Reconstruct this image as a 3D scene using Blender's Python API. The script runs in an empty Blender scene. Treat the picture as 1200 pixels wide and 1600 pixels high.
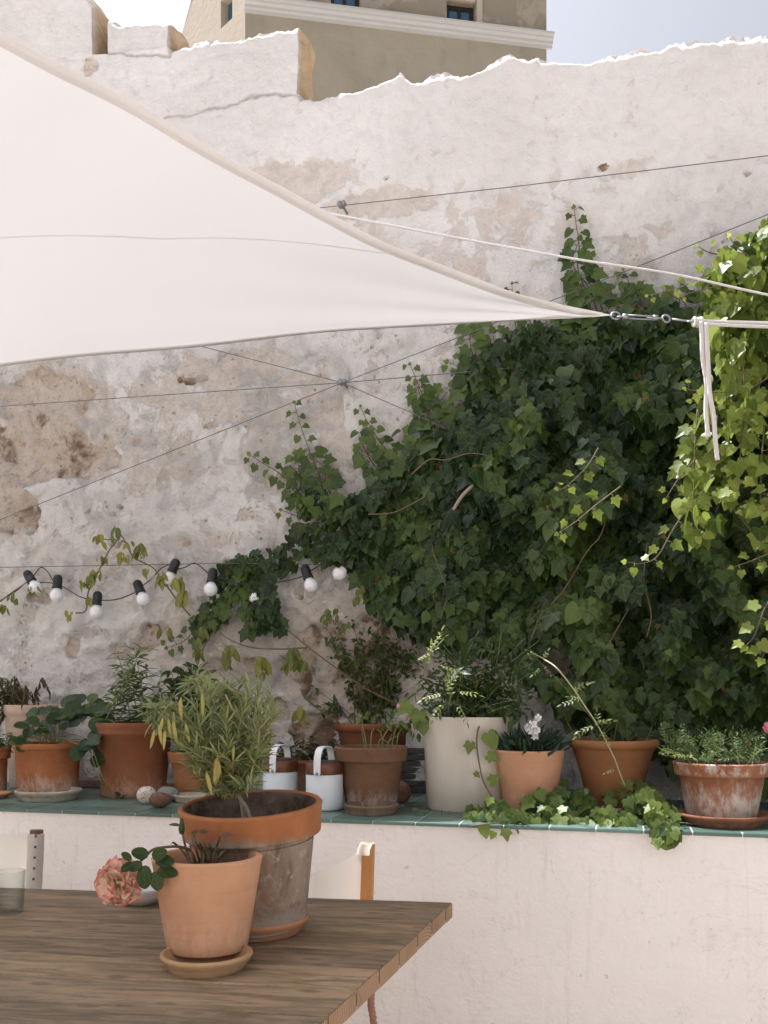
import bpy, math, random
import numpy as np
from mathutils import Vector, Matrix

# ------------------------------------------------------------------ camera, sky, sun
R = math.radians
F, HZ, EYE = 1500.0, 1080.0, 1.35          # focal length and horizon row in photo pixels, eye height
scene = bpy.context.scene
cam_data = bpy.data.cameras.new("camera")
cam = bpy.data.objects.new("camera", cam_data)
scene.collection.objects.link(cam)
scene.camera = cam
cam.location = (0, 0, EYE)
cam.rotation_euler = (R(90), 0, 0)
cam_data.sensor_fit = 'VERTICAL'
cam_data.sensor_height = 36.0
cam_data.sensor_width = 27.0
cam_data.lens = 36.0 * F / 1600
cam_data.shift_y = (HZ - 800) / 1600
cam_data.clip_start = 0.05
cam_data.clip_end = 500

WA = R(13.9)                                # the wall is turned away from the lens on the left
WU = Vector((math.cos(WA), -math.sin(WA), 0))
WN = Vector((math.sin(WA), math.cos(WA), 0))
P0 = Vector((0, 3.49, 0))
LEDGE, TABLE, VWALL = 0.88, 0.75, 0.95

SUN_TO = (WU * -0.45 + WN * 0.20 + Vector((0, 0, 0.87))).normalized()
world = bpy.data.worlds.new("World")
scene.world = world
world.use_nodes = True
wn = world.node_tree
sky = wn.nodes.new('ShaderNodeTexSky')
sky.sky_type = 'NISHITA'
sky.sun_disc = False
sky.sun_elevation = math.asin(SUN_TO.z)
sky.sun_rotation = math.atan2(SUN_TO.x, SUN_TO.y)
sky.air_density = 0.75
sky.dust_density = 6.0
sky.ozone_density = 0.3
bg = wn.nodes['Background']
hz = wn.nodes.new('ShaderNodeHueSaturation')
hz.inputs['Saturation'].default_value = 0.12      # milky summer haze
wn.links.new(sky.outputs[0], hz.inputs['Color'])
wn.links.new(hz.outputs[0], bg.inputs[0])
bg.inputs[1].default_value = 0.080
sun_data = bpy.data.lights.new("sun", 'SUN')
sun_data.energy = 4.5
sun_data.angle = R(0.5)
sun_data.color = (1.0, 0.965, 0.92)
sun = bpy.data.objects.new("sun", sun_data)
scene.collection.objects.link(sun)
sun.rotation_euler = SUN_TO.to_track_quat('Z', 'Y').to_euler()
sun.location = (0, 0, 12)
scene.view_settings.view_transform = 'Standard'
scene.view_settings.look = 'None'
scene.view_settings.gamma = 1
scene.view_settings.exposure = 1.27
scene.view_settings.use_white_balance = True
scene.view_settings.white_balance_temperature = 6050
scene.view_settings.white_balance_tint = 13
scene.cycles.max_bounces = 8
scene.cycles.transparent_max_bounces = 8

# ------------------------------------------------------------------ helpers
rng = random.Random(7)
col = scene.collection


def at(px, py, Y):
    return Vector(((px - 600) / F * Y, Y, EYE - (py - HZ) / F * Y))


def onz(px, py, z):
    return at(px, py, (EYE - z) * F / (py - HZ))


def onwall(px, py, v=VWALL):
    d = Vector(((px - 600) / F, 1, -(py - HZ) / F))
    t = (v + WN.dot(P0)) / WN.dot(d)
    return Vector((0, 0, EYE)) + d * t


def uz(px, py, v=VWALL):
    p = onwall(px, py, v)
    return WU.dot(p - P0), p.z


def W(u, v, z):
    return P0 + WU * u + WN * v + Vector((0, 0, z))


def srgb(r, g, b):
    f = lambda c: (c / 255 / 12.92) if c <= 10 else ((c / 255 + .055) / 1.055) ** 2.4
    return (f(r), f(g), f(b), 1)


def rv(s=1.0):
    return Vector((rng.uniform(-s, s), rng.uniform(-s, s), rng.uniform(-s, s)))


def smooth(pts, n=6):
    pts = [Vector(p) for p in pts]
    if len(pts) < 3:
        return [pts[0].lerp(pts[-1], i / n) for i in range(n + 1)]
    P = [pts[0] * 2 - pts[1]] + pts + [pts[-1] * 2 - pts[-2]]
    out = []
    for i in range(1, len(P) - 2):
        a, b, c, d = P[i - 1], P[i], P[i + 1], P[i + 2]
        for k in range(n):
            t = k / n
            out.append(0.5 * ((2 * b) + (c - a) * t + (2 * a - 5 * b + 4 * c - d) * t * t + (3 * b - a - 3 * c + d) * t ** 3))
    out.append(pts[-1])
    return out


_tab = np.random.RandomState(3).rand(256, 256)


def vnoise(x, y):
    xi = np.floor(x).astype(int); yi = np.floor(y).astype(int)
    fx = x - xi; fy = y - yi
    fx = fx * fx * (3 - 2 * fx); fy = fy * fy * (3 - 2 * fy)
    g = lambda a, b: _tab[a % 256, b % 256]
    return (g(xi, yi) * (1 - fx) + g(xi + 1, yi) * fx) * (1 - fy) + (g(xi, yi + 1) * (1 - fx) + g(xi + 1, yi + 1) * fx) * fy


def fbm(x, y, o=4):
    s = 0; a = 0.5; t = 0
    for i in range(o):
        s = s + a * vnoise(x * 2 ** i + 17.3 * i, y * 2 ** i + 9.1 * i); t += a; a *= 0.5
    return s / t


def sstep(a, b, x):
    t = np.clip((x - a) / (b - a), 0, 1)
    return t * t * (3 - 2 * t)


class MB:
    def __init__(s):
        s.v = []; s.f = []; s.at = {}

    def box(s, c, size, rot=None, bev=0.0):
        c = Vector(c); h = Vector(size) / 2
        if bev <= 0:
            base = len(s.v)
            for sx in (-1, 1):
                for sy in (-1, 1):
                    for sz in (-1, 1):
                        p = Vector((sx * h.x, sy * h.y, sz * h.z))
                        s.v.append(c + (rot @ p if rot else p))
            for q in ((0, 1, 3, 2), (4, 6, 7, 5), (0, 4, 5, 1), (2, 3, 7, 6), (0, 2, 6, 4), (1, 5, 7, 3)):
                s.f.append([base + i for i in q])
            return
        # chamfered box: convex hull of 24 points written out as faces
        base = len(s.v); idx = {}
        for sx in (-1, 1):
            for sy in (-1, 1):
                for sz in (-1, 1):
                    for ax in range(3):
                        p = [sx * h.x, sy * h.y, sz * h.z]
                        for k in range(3):
                            if k != ax:
                                p[k] -= (sx, sy, sz)[k] * bev
                        p = Vector(p)
                        idx[(sx, sy, sz, ax)] = len(s.v)
                        s.v.append(c + (rot @ p if rot else p))
        for ax in range(3):
            for sg in (-1, 1):
                o = [k for k in range(3) if k != ax]
                loop = []
                for (a, b) in ((-1, -1), (1, -1), (1, 1), (-1, 1)):
                    k = [0, 0, 0]; k[ax] = sg; k[o[0]] = a; k[o[1]] = b
                    loop.append(idx[(k[0], k[1], k[2], ax)])
                if (sg > 0) != (ax != 1):
                    loop.reverse()
                s.f.append(loop)
        for e in range(3):
            o = [k for k in range(3) if k != e]
            for a in (-1, 1):
                for b in (-1, 1):
                    k0 = [0, 0, 0]; k1 = [0, 0, 0]
                    k0[e] = -1; k1[e] = 1
                    for kk in (k0, k1):
                        kk[o[0]] = a; kk[o[1]] = b
                    s.f.append([idx[(*k0, o[0])], idx[(*k1, o[0])], idx[(*k1, o[1])], idx[(*k0, o[1])]])
        for sx in (-1, 1):
            for sy in (-1, 1):
                for sz in (-1, 1):
                    s.f.append([idx[(sx, sy, sz, a)] for a in range(3)])

    def bar(s, a, b, w, d, up=(0, 0, 1), bev=0.003):
        a = Vector(a); b = Vector(b); z = (b - a)
        L = z.length; z = z.normalized()
        x = Vector(up).cross(z)
        if x.length < 1e-4: x = Vector((1, 0, 0))
        x.normalize(); y = z.cross(x)
        m = Matrix((x, y, z)).transposed()
        s.box((a + b) / 2, (w, d, L), m, bev)

    def tube(s, pts, rad, n=6, cap=True):
        pts = [Vector(p) for p in pts]
        m = len(pts)
        base = len(s.v); prev = None
        for i, p in enumerate(pts):
            t = (pts[min(i + 1, m - 1)] - pts[max(i - 1, 0)])
            if t.length < 1e-9: t = Vector((0, 0, 1))
            t.normalize()
            if prev is None:
                x = t.orthogonal().normalized()
            else:
                x = prev - t * prev.dot(t)
                x = x.normalized() if x.length > 1e-6 else t.orthogonal().normalized()
            prev = x; y = t.cross(x)
            r = rad[i] if isinstance(rad, (list, tuple)) else rad
            for k in range(n):
                a = 2 * math.pi * k / n
                s.v.append(p + (x * math.cos(a) + y * math.sin(a)) * r)
        for i in range(m - 1):
            for k in range(n):
                s.f.append([base + i * n + k, base + i * n + (k + 1) % n, base + (i + 1) * n + (k + 1) % n, base + (i + 1) * n + k])
        if cap:
            s.f.append([base + k for k in range(n)][::-1]); s.f.append([base + (m - 1) * n + k for k in range(n)])

    def lathe(s, prof, c=(0, 0, 0), n=64, M=None, wob=0.0, ph=0.0):
        base = len(s.v); c = Vector(c)
        for (r, z) in prof:
            for k in range(n):
                a = 2 * math.pi * k / n
                rr = r * (1 + wob * math.sin(2 * a + ph) + wob * 0.6 * math.sin(3 * a + 1 + 9 * z))
                p = Vector((rr * math.cos(a), rr * math.sin(a), z))
                s.v.append(c + (M @ p if M else p))
        m = len(prof)
        for i in range(m - 1):
            for k in range(n):
                s.f.append([base + i * n + k, base + i * n + (k + 1) % n, base + (i + 1) * n + (k + 1) % n, base + (i + 1) * n + k])
        s.f.append([base + k for k in range(n)][::-1])
        s.f.append([base + (m - 1) * n + k for k in range(n)])

    def grid(s, P):
        base = len(s.v); a = len(P); b = len(P[0])
        for row in P:
            s.v.extend(row)
        for i in range(a - 1):
            for j in range(b - 1):
                s.f.append([base + i * b + j, base + i * b + j + 1, base + (i + 1) * b + j + 1, base + (i + 1) * b + j])

    def blob(s, c, rad, n=20, m=12, rough=0.0, seed=0, M=None):
        base = len(s.v); c = Vector(c)
        for i in range(m + 1):
            th = math.pi * i / m
            for k in range(n):
                a = 2 * math.pi * k / n
                d = Vector((math.sin(th) * math.cos(a), math.sin(th) * math.sin(a), math.cos(th)))
                q = 1 + rough * (float(fbm(np.array(d.x * 1.5 + seed + d.z), np.array(d.y * 1.5 - seed + d.z * .7), 3)) - .5) * 2
                p = Vector((d.x * rad[0], d.y * rad[1], d.z * rad[2])) * q
                s.v.append(c + (M @ p if M else p))
        for i in range(m):
            for k in range(n):
                s.f.append([base + i * n + k, base + (i + 1) * n + k, base + (i + 1) * n + (k + 1) % n, base + i * n + (k + 1) % n])

    def build(s, name, mat, parent=None, smooth_=True, recalc=False):
        me = bpy.data.meshes.new(name)
        off = parent_world(parent)
        inv = off.inverted()
        me.from_pydata([inv @ Vector(v) for v in s.v], [], s.f)
        me.update()
        if smooth_:
            me.polygons.foreach_set('use_smooth', [True] * len(me.polygons))
        for k, vals in s.at.items():
            a = me.attributes.new(k, 'FLOAT', 'POINT')
            a.data.foreach_set('value', vals)
        if recalc:
            import bmesh
            bm = bmesh.new(); bm.from_mesh(me)
            bmesh.ops.recalc_face_normals(bm, faces=bm.faces)
            bm.to_mesh(me); bm.free()
        o = bpy.data.objects.new(name, me)
        if mat: me.materials.append(mat)
        col.objects.link(o)
        if parent: o.parent = parent
        return o


def parent_world(p):
    m = Matrix.Identity(4)
    chain = []
    while p is not None:
        chain.append(p); p = p.parent
    for o in reversed(chain):
        m = m @ o.matrix_basis
    return m


def tag(o, label=None, cat=None, group=None, kind=None):
    if label: o['label'] = label
    if cat: o['category'] = cat
    if group: o['group'] = group
    if kind: o['kind'] = kind
    return o


def thing(name, loc, label, cat, group=None, rz=0.0):
    o = bpy.data.objects.new(name, None)
    o.empty_display_size = 0.05
    col.objects.link(o)
    o.location = loc; o.rotation_euler = (0, 0, rz)
    return tag(o, label, cat, group)


# ------------------------------------------------------------------ materials
class NT:
    def __init__(s, name):
        s.m = bpy.data.materials.new(name); s.m.use_nodes = True
        s.t = s.m.node_tree; s.bsdf = s.t.nodes['Principled BSDF']; s.out = s.t.nodes['Material Output']
        s._tc = None

    def n(s, ty, **kw):
        o = s.t.nodes.new(ty)
        for k, v in kw.items(): setattr(o, k, v)
        return o

    def set(s, sock, val):
        if hasattr(val, 'is_linked') or isinstance(val, bpy.types.NodeSocket): s.t.links.new(val, sock)
        else: sock.default_value = val

    def obj(s, scale=None):
        if s._tc is None: s._tc = s.n('ShaderNodeTexCoord')
        o = s._tc.outputs['Object']
        if scale:
            mp = s.n('ShaderNodeMapping'); s.t.links.new(o, mp.inputs[0]); mp.inputs['Scale'].default_value = scale
            return mp.outputs[0]
        return o

    def noise(s, scale, detail=4, rough=0.55, dist=0.0, vec=None):
        o = s.n('ShaderNodeTexNoise')
        s.t.links.new(vec or s.obj(), o.inputs['Vector'])
        o.inputs['Scale'].default_value = scale; o.inputs['Detail'].default_value = detail
        o.inputs['Roughness'].default_value = rough; o.inputs['Distortion'].default_value = dist
        return o.outputs['Fac']

    def attr(s, name):
        o = s.n('ShaderNodeAttribute'); o.attribute_name = name
        return o.outputs['Fac']

    def math(s, op, a, b=0.0, c=0.0):
        o = s.n('ShaderNodeMath', operation=op)
        s.set(o.inputs[0], a); s.set(o.inputs[1], b)
        if len(o.inputs) > 2: s.set(o.inputs[2], c)
        return o.outputs[0]

    def step(s, x, lo, hi):
        o = s.n('ShaderNodeMapRange', interpolation_type='SMOOTHSTEP')
        s.set(o.inputs['Value'], x); o.inputs['From Min'].default_value = lo; o.inputs['From Max'].default_value = hi
        return o.outputs[0]

    def mix(s, f, a, b):
        o = s.n('ShaderNodeMix', data_type='RGBA')
        s.set(o.inputs[0], f); s.set(o.inputs[6], a); s.set(o.inputs[7], b)
        return o.outputs[2]

    def sep(s, vec):
        o = s.n('ShaderNodeSeparateXYZ'); s.t.links.new(vec, o.inputs[0]); return o.outputs

    def bump(s, h, dist=0.003, strength=1.0, normal=None):
        o = s.n('ShaderNodeBump'); s.set(o.inputs['Height'], h)
        o.inputs['Distance'].default_value = dist; o.inputs['Strength'].default_value = strength
        if normal: s.t.links.new(normal, o.inputs['Normal'])
        return o.outputs[0]

    def fin(s, colr, rough=0.6, nrm=None, spec=0.3):
        s.set(s.bsdf.inputs['Base Color'], colr); s.set(s.bsdf.inputs['Roughness'], rough)
        s.bsdf.inputs['Specular IOR Level'].default_value = spec
        if nrm: s.t.links.new(nrm, s.bsdf.inputs['Normal'])
        return s.m


def simple(name, c, rough=0.5, var=0.12, scale=20, bump=0.001, metal=0.0, spec=0.4):
    k = NT(name)
    n = k.noise(scale, 5)
    dark = tuple(x * (1 - var) for x in c[:3]) + (1,)
    light = tuple(min(1, x * (1 + var)) for x in c[:3]) + (1,)
    k.bsdf.inputs['Metallic'].default_value = metal
    return k.fin(k.mix(n, dark, light), rough, k.bump(k.noise(scale * 4, 3), bump) if bump else None, spec)


def plaster_mat():
    k = NT('old_plaster')
    stone, tan, age = k.attr('stone'), k.attr('tan'), k.attr('age')
    n1, n2, n3, n4 = k.noise(2.2, 9, .62), k.noise(7, 9, .65, .6), k.noise(40, 5, .7), k.noise(3.4, 8, .6, 1.0)
    n5 = k.noise(18, 6, .7, .5)
    white = k.mix(k.step(n1, .35, .65), (.765, .735, .705, 1), (.70, .665, .63, 1))
    white = k.mix(k.math('MULTIPLY', k.step(n5, .45, .7), .35), white, (.58, .54, .50, 1))
    tm = k.math('ADD', k.math('MULTIPLY', tan, .42), k.math('MULTIPLY', age, .08))
    tmask = k.step(k.math('ADD', k.math('ADD', n2, k.math('MULTIPLY', k.math('SUBTRACT', n5, .5), .5)), tm), .60, .76)
    tanc = k.mix(k.step(n5, .35, .65), (.44, .355, .28, 1), (.66, .575, .495, 1))
    c = k.mix(k.math('MULTIPLY', tmask, .62), white, tanc)
    gm = k.math('MULTIPLY', k.step(k.math('ADD', n4, k.math('MULTIPLY', age, .08)), .56, .70), k.math('MULTIPLY', age, .42))
    c = k.mix(gm, c, (.36, .36, .345, 1))
    sp = k.math('MULTIPLY', k.step(k.math('ADD', n3, k.math('MULTIPLY', k.math('SUBTRACT', n2, .5), .5)), .60, .70), k.math('MULTIPLY', age, .45))
    c = k.mix(sp, c, (.33, .29, .24, 1))
    vn = k.n('ShaderNodeTexVoronoi'); k.t.links.new(k.obj(), vn.inputs['Vector']); vn.inputs['Scale'].default_value = 9
    stc = k.mix(k.step(k.math('ADD', k.math('MULTIPLY', n2, .5), k.math('MULTIPLY', n4, .5)), .42, .52), (.19, .13, .088, 1), (.54, .445, .355, 1))  # exposed stone; its dark brown also stands in for shadows in the recesses
    stc = k.mix(k.math('MULTIPLY', k.step(k.noise(5.5, 6, .6, .8), .44, .54), .85), stc, (.61, .54, .475, 1))
    stc = k.mix(k.math('MULTIPLY', k.step(n3, .52, .75), .7), stc, (.13, .10, .075, 1))
    stc = k.mix(k.attr('dark'), stc, (.10, .07, .05, 1))
    c = k.mix(k.step(k.math('ADD', stone, k.math('MULTIPLY', k.math('SUBTRACT', n5, .5), .5)), .4, .6), c, stc)
    sandm = k.attr('sand')
    sandc = k.mix(k.step(n2, .35, .65), (.50, .36, .22, 1), (.62, .48, .33, 1))
    c = k.mix(sandm, c, sandc)
    crk = k.attr('crack')
    c = k.mix(crk, c, (.12, .10, .085, 1))
    n6 = k.noise(130, 4, .7)
    h = k.math('ADD', k.math('MULTIPLY', n5, .9), k.math('MULTIPLY', n3, .5))
    h = k.math('ADD', h, k.math('MULTIPLY', n6, .22))
    pit = k.n('ShaderNodeTexVoronoi'); k.t.links.new(k.obj(), pit.inputs['Vector']); pit.inputs['Scale'].default_value = 28
    pm = k.math('SUBTRACT', 1.0, k.step(pit.outputs['Distance'], .08, .22))
    h = k.math('SUBTRACT', h, k.math('MULTIPLY', k.math('MULTIPLY', pm, k.step(n2, .47, .62)), k.math('MULTIPLY', k.step(age, .35, .8), .5)))
    c = k.mix(k.math('MULTIPLY', k.math('MULTIPLY', pm, k.step(n2, .50, .62)), k.math('MULTIPLY', k.step(age, .35, .8), .3)), c, (.30, .27, .235, 1))  # pits darkened in colour too, painting in the shade of their relief
    h = k.math('ADD', h, k.math('MULTIPLY', tmask, -.35))
    hh = k.math('MULTIPLY', h, k.math('ADD', k.math('MULTIPLY', age, .75), .3))
    return k.fin(c, .9, k.bump(hh, .030, 1.0), .15)


def ledge_plaster_mat():
    k = NT('smooth_limewash')
    n1, n2, n3 = k.noise(1.6, 6), k.noise(9, 8, .65), k.noise(70, 4, .6)
    c = k.mix(k.step(n1, .3, .7), (.80, .76, .73, 1), (.76, .72, .685, 1))
    c = k.mix(k.math('MULTIPLY', k.step(n2, .55, .75), .25), c, (.60, .545, .49, 1))
    st = k.noise(5, 6, .6, 0, k.obj((6, 6, .6)))
    c = k.mix(k.math('MULTIPLY', k.step(st, .55, .75), .18), c, (.56, .50, .44, 1))
    sp = k.noise(26, 2, .5)
    c = k.mix(k.math('MULTIPLY', k.step(sp, .745, .775), .6), c, (.50, .44, .38, 1))
    drip = k.math('MULTIPLY', k.step(k.noise(9, 5, .65, .3, k.obj((3, 3, .25))), .58, .74), .30)
    c = k.mix(drip, c, (.50, .45, .40, 1))
    hair = k.math('SUBTRACT', 1.0, k.step(k.math('ABSOLUTE', k.math('SUBTRACT', k.noise(2.1, 9, .62, .8), .5)), .0008, .0035))
    c = k.mix(k.math('MULTIPLY', hair, .22), c, (.36, .32, .28, 1))
    tr = k.noise(14, 3, .6, 0, k.obj((1, 1, 2.2)))
    h = k.math('ADD', k.math('ADD', n3, k.math('MULTIPLY', n2, 1.4)), k.math('MULTIPLY', tr, 1.2))
    return k.fin(c, .88, k.bump(h, .006, .9), .15)


def terracotta(name, base, light, wash=0.0, wz=(0.0, 0.1), washcol=(.55, .48, .42, 1), dirt=0.0, dirtz=None, rough=.8, rimwash=None):
    k = NT(name)
    z = k.sep(k.obj())[2]
    n1, n2, n3 = k.noise(6, 6, .6), k.noise(22, 7, .68, .4), k.noise(110, 3)
    st = k.math('ADD', k.math('MULTIPLY', k.noise(22, 8, .72, .5, k.obj((1, 1, .5))), .6), k.math('MULTIPLY', k.noise(70, 5, .7, .2, k.obj((1, 1, .35))), .4))
    hz = k.noise(60, 4, .6, 0, k.obj((.06, .06, 1)))
    c = k.mix(k.step(n1, .3, .7), base, light)
    c = k.mix(k.math('MULTIPLY', k.step(hz, .5, .7), .22), c, tuple(x * .72 for x in base[:3]) + (1,))
    c = k.mix(k.math('MULTIPLY', k.step(n2, .55, .75), .22), c, tuple(x * .55 for x in base[:3]) + (1,))
    if dirt:
        dm = k.math('MULTIPLY', k.step(n2, .38, .62), dirt)
        if dirtz: dm = k.math('MULTIPLY', dm, k.step(z, dirtz[0], dirtz[1]))
        c = k.mix(dm, c, (.10, .075, .055, 1))
    if wash:
        zm = k.math('SUBTRACT', 1.0, k.step(z, wz[0], wz[1]))
        wm = k.step(k.math('ADD', st, k.math('MULTIPLY', zm, .22)), .56, .84)
        wm = k.math('MULTIPLY', k.math('MULTIPLY', wm, k.math('ADD', zm, .15)), wash)
        c = k.mix(wm, c, washcol)
    if rimwash:
        rz = k.math('MULTIPLY', k.step(z, rimwash[0], rimwash[0] + .012), k.math('SUBTRACT', 1.0, k.step(z, rimwash[1] - .012, rimwash[1])))
        rm = k.math('MULTIPLY', k.step(k.math('ADD', k.math('MULTIPLY', n2, .5), k.math('MULTIPLY', st, .5)), .44, .62), k.math('MULTIPLY', rz, .75))
        c = k.mix(rm, c, (.60, .54, .49, 1))
    h = k.math('ADD', k.math('MULTIPLY', n2, .8), n3)
    return k.fin(c, rough, k.bump(h, .0014, .7), .25)


def leaf_mat(name, dark, mid, young, vein=0.5, rough=.45, trans=.28, angles=(0, 52, 104), vw=.016, spec=.22):
    k = NT(name)
    r, yg = k.attr('rnd'), k.attr('young')
    c = k.mix(r, dark, mid)
    c = k.mix(yg, c, young)
    uvn = k.n('ShaderNodeUVMap'); uv = k.sep(uvn.outputs[0])
    x = k.math('ABSOLUTE', k.math('SUBTRACT', uv[0], .5)); y = k.math('SUBTRACT', uv[1], .04)
    a = k.math('ARCTAN2', x, y); d = k.math('SQRT', k.math('ADD', k.math('MULTIPLY', x, x), k.math('MULTIPLY', y, y)))
    best = None
    for ang in angles:
        q = k.math('MULTIPLY', k.math('ABSOLUTE', k.math('SUBTRACT', a, R(ang))), d)
        best = q if best is None else k.math('MINIMUM', best, q)
    vm = k.math('MULTIPLY', k.math('SUBTRACT', 1.0, k.step(best, vw * .4, vw * 1.6)), vein)
    lightc = k.mix(yg, tuple(min(1, m * 2.6 + .03) for m in mid[:3]) + (1,), tuple(min(1, m * 1.35) for m in young[:3]) + (1,))
    c = k.mix(vm, c, lightc)
    mot = k.noise(40, 4)
    c = k.mix(k.math('MULTIPLY', mot, .3), c, tuple(x * .6 for x in dark[:3]) + (1,))
    k.set(k.bsdf.inputs['Base Color'], c); k.bsdf.inputs['Roughness'].default_value = rough
    k.bsdf.inputs['Specular IOR Level'].default_value = spec
    tr = k.n('ShaderNodeBsdfTranslucent')
    tc = k.mix(.35, c, (.32, .42, .06, 1)); k.set(tr.inputs[0], tc)
    mx = k.n('ShaderNodeMixShader'); mx.inputs[0].default_value = trans
    k.t.links.new(k.bsdf.outputs[0], mx.inputs[1]); k.t.links.new(tr.outputs[0], mx.inputs[2])
    k.t.links.new(mx.outputs[0], k.out.inputs[0])
    return k.m


M_PLASTER = plaster_mat()
M_LEDGE = ledge_plaster_mat()
M_IVY = leaf_mat('ivy_leaf', (.006, .0145, .004, 1), (.031, .062, .015, 1), (.13, .19, .035, 1), vein=.5, rough=.45, spec=.28, trans=.16)
M_IVYSUN = leaf_mat('ivy_leaf_sun_tinted', (.040, .072, .013, 1), (.105, .16, .026, 1), (.36, .42, .085, 1), vein=.35, trans=.48, rough=.36)  # paler, yellower copy of the ivy leaf with sunlight put into the colour
M_TRAIL = leaf_mat('ivy_leaf_trailing', (.016, .034, .008, 1), (.055, .096, .020, 1), (.21, .27, .06, 1), vein=.4, trans=.25, rough=.45, spec=.25)
M_JAS = leaf_mat('jasmine_leaf', (.014, .030, .008, 1), (.045, .078, .020, 1), (.28, .32, .10, 1), vein=.3, angles=(0,), vw=.02)
M_YEL = leaf_mat('yellowing_leaf', (.07, .10, .025, 1), (.15, .17, .045, 1), (.42, .36, .09, 1), vein=.3, angles=(0,), vw=.02)
M_LAV = leaf_mat('lavender_leaf', (.125, .155, .060, 1), (.30, .325, .155, 1), (.46, .38, .12, 1), vein=.15, angles=(0,), vw=.03, rough=.7, spec=.2)
M_HERB = leaf_mat('herb_leaf', (.045, .085, .025, 1), (.10, .16, .05, 1), (.25, .27, .08, 1), vein=.2, angles=(0,), vw=.03)
M_STRAW = leaf_mat('strawberry_leaf', (.013, .030, .011, 1), (.042, .075, .026, 1), (.16, .20, .05, 1), vein=.4, angles=(0, 25, 48), vw=.012)
M_ROSELEAF = leaf_mat('rose_leaf', (.014, .032, .010, 1), (.042, .074, .022, 1), (.14, .07, .05, 1), vein=.4, angles=(0, 30, 55), vw=.012)
M_DARK = leaf_mat('dry_dark_leaf', (.022, .020, .010, 1), (.07, .055, .03, 1), (.05, .08, .025, 1), vein=.2, angles=(0,), vw=.02)
M_STEM = simple('brown_stem', (.13, .095, .05, 1), .75, .35, 60)
M_GSTEM = simple('green_stem', (.17, .19, .07, 1), .6, .25, 60)
M_WOODSTEM = simple('grey_woody_stem', (.30, .25, .18, 1), .8, .35, 90, .002)
M_SOIL = simple('dry_soil', (.075, .052, .036, 1), .95, .5, 60, .006, spec=.1)

# ------------------------------------------------------------------ leaf batches
def fan(outline, cy, z):
    """leaf from half outline (x>=0, from base to tip): list of verts, list of tris"""
    half = outline
    left = [(-x, y) for (x, y) in half[1:-1]][::-1]
    ring = half + left
    v = [(0, cy, z(0, cy))] + [(x, y, z(x, y)) for x, y in ring]
    n = len(ring)
    f = [(0, 1 + i, 1 + (i + 1) % n) for i in range(n)]
    return np.array(v), f


def zc(c, fold):
    return lambda x, y: -c * (y - .2) ** 2 + fold * abs(x) - .35 * c * x * x * 4


IVY_O = [(0, .03), (.09, -.10), (.25, -.13), (.40, -.02), (.37, .14), (.50, .33), (.53, .40), (.30, .47), (.20, .66), (.09, .86), (0, 1.0)]
IVY_O2 = [(0, .04), (.12, -.08), (.30, -.10), (.45, .03), (.41, .17), (.57, .36), (.34, .50), (.22, .70), (0, .95)]
IVY_O3 = [(0, .03), (.14, -.09), (.33, -.06), (.45, .12), (.44, .30), (.36, .52), (.20, .77), (0, .96)]
PROTO = {
    'ivy': [fan(IVY_O, .2, zc(.22, .18)), fan(IVY_O2, .2, zc(.10, .10)), fan(IVY_O3, .2, zc(.30, .22)), fan(IVY_O, .2, zc(-.12, .15))],
    'oval': [fan([(0, 0), (.14, .12), (.22, .35), (.20, .62), (.11, .86), (0, 1)], .4, zc(.25, .22)),
             fan([(0, 0), (.12, .12), (.19, .35), (.17, .65), (.08, .88), (0, 1)], .4, zc(.45, .15))],
    'lance': [fan([(0, 0), (.05, .2), (.062, .5), (.04, .8), (0, 1)], .5, zc(.2, .3)),
              fan([(0, 0), (.05, .2), (.06, .5), (.04, .8), (0, 1)], .5, zc(.7, .3))],
    'round': [fan([(0, 0), (.20, .05), (.36, .22), (.43, .45), (.40, .66), (.30, .84), (.14, .96), (0, .99)], .42, zc(.25, .18)),
              fan([(0, 0), (.18, .05), (.34, .22), (.41, .45), (.37, .68), (.26, .86), (.12, .97), (0, .98)], .42, zc(.1, .30))],
}


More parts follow.
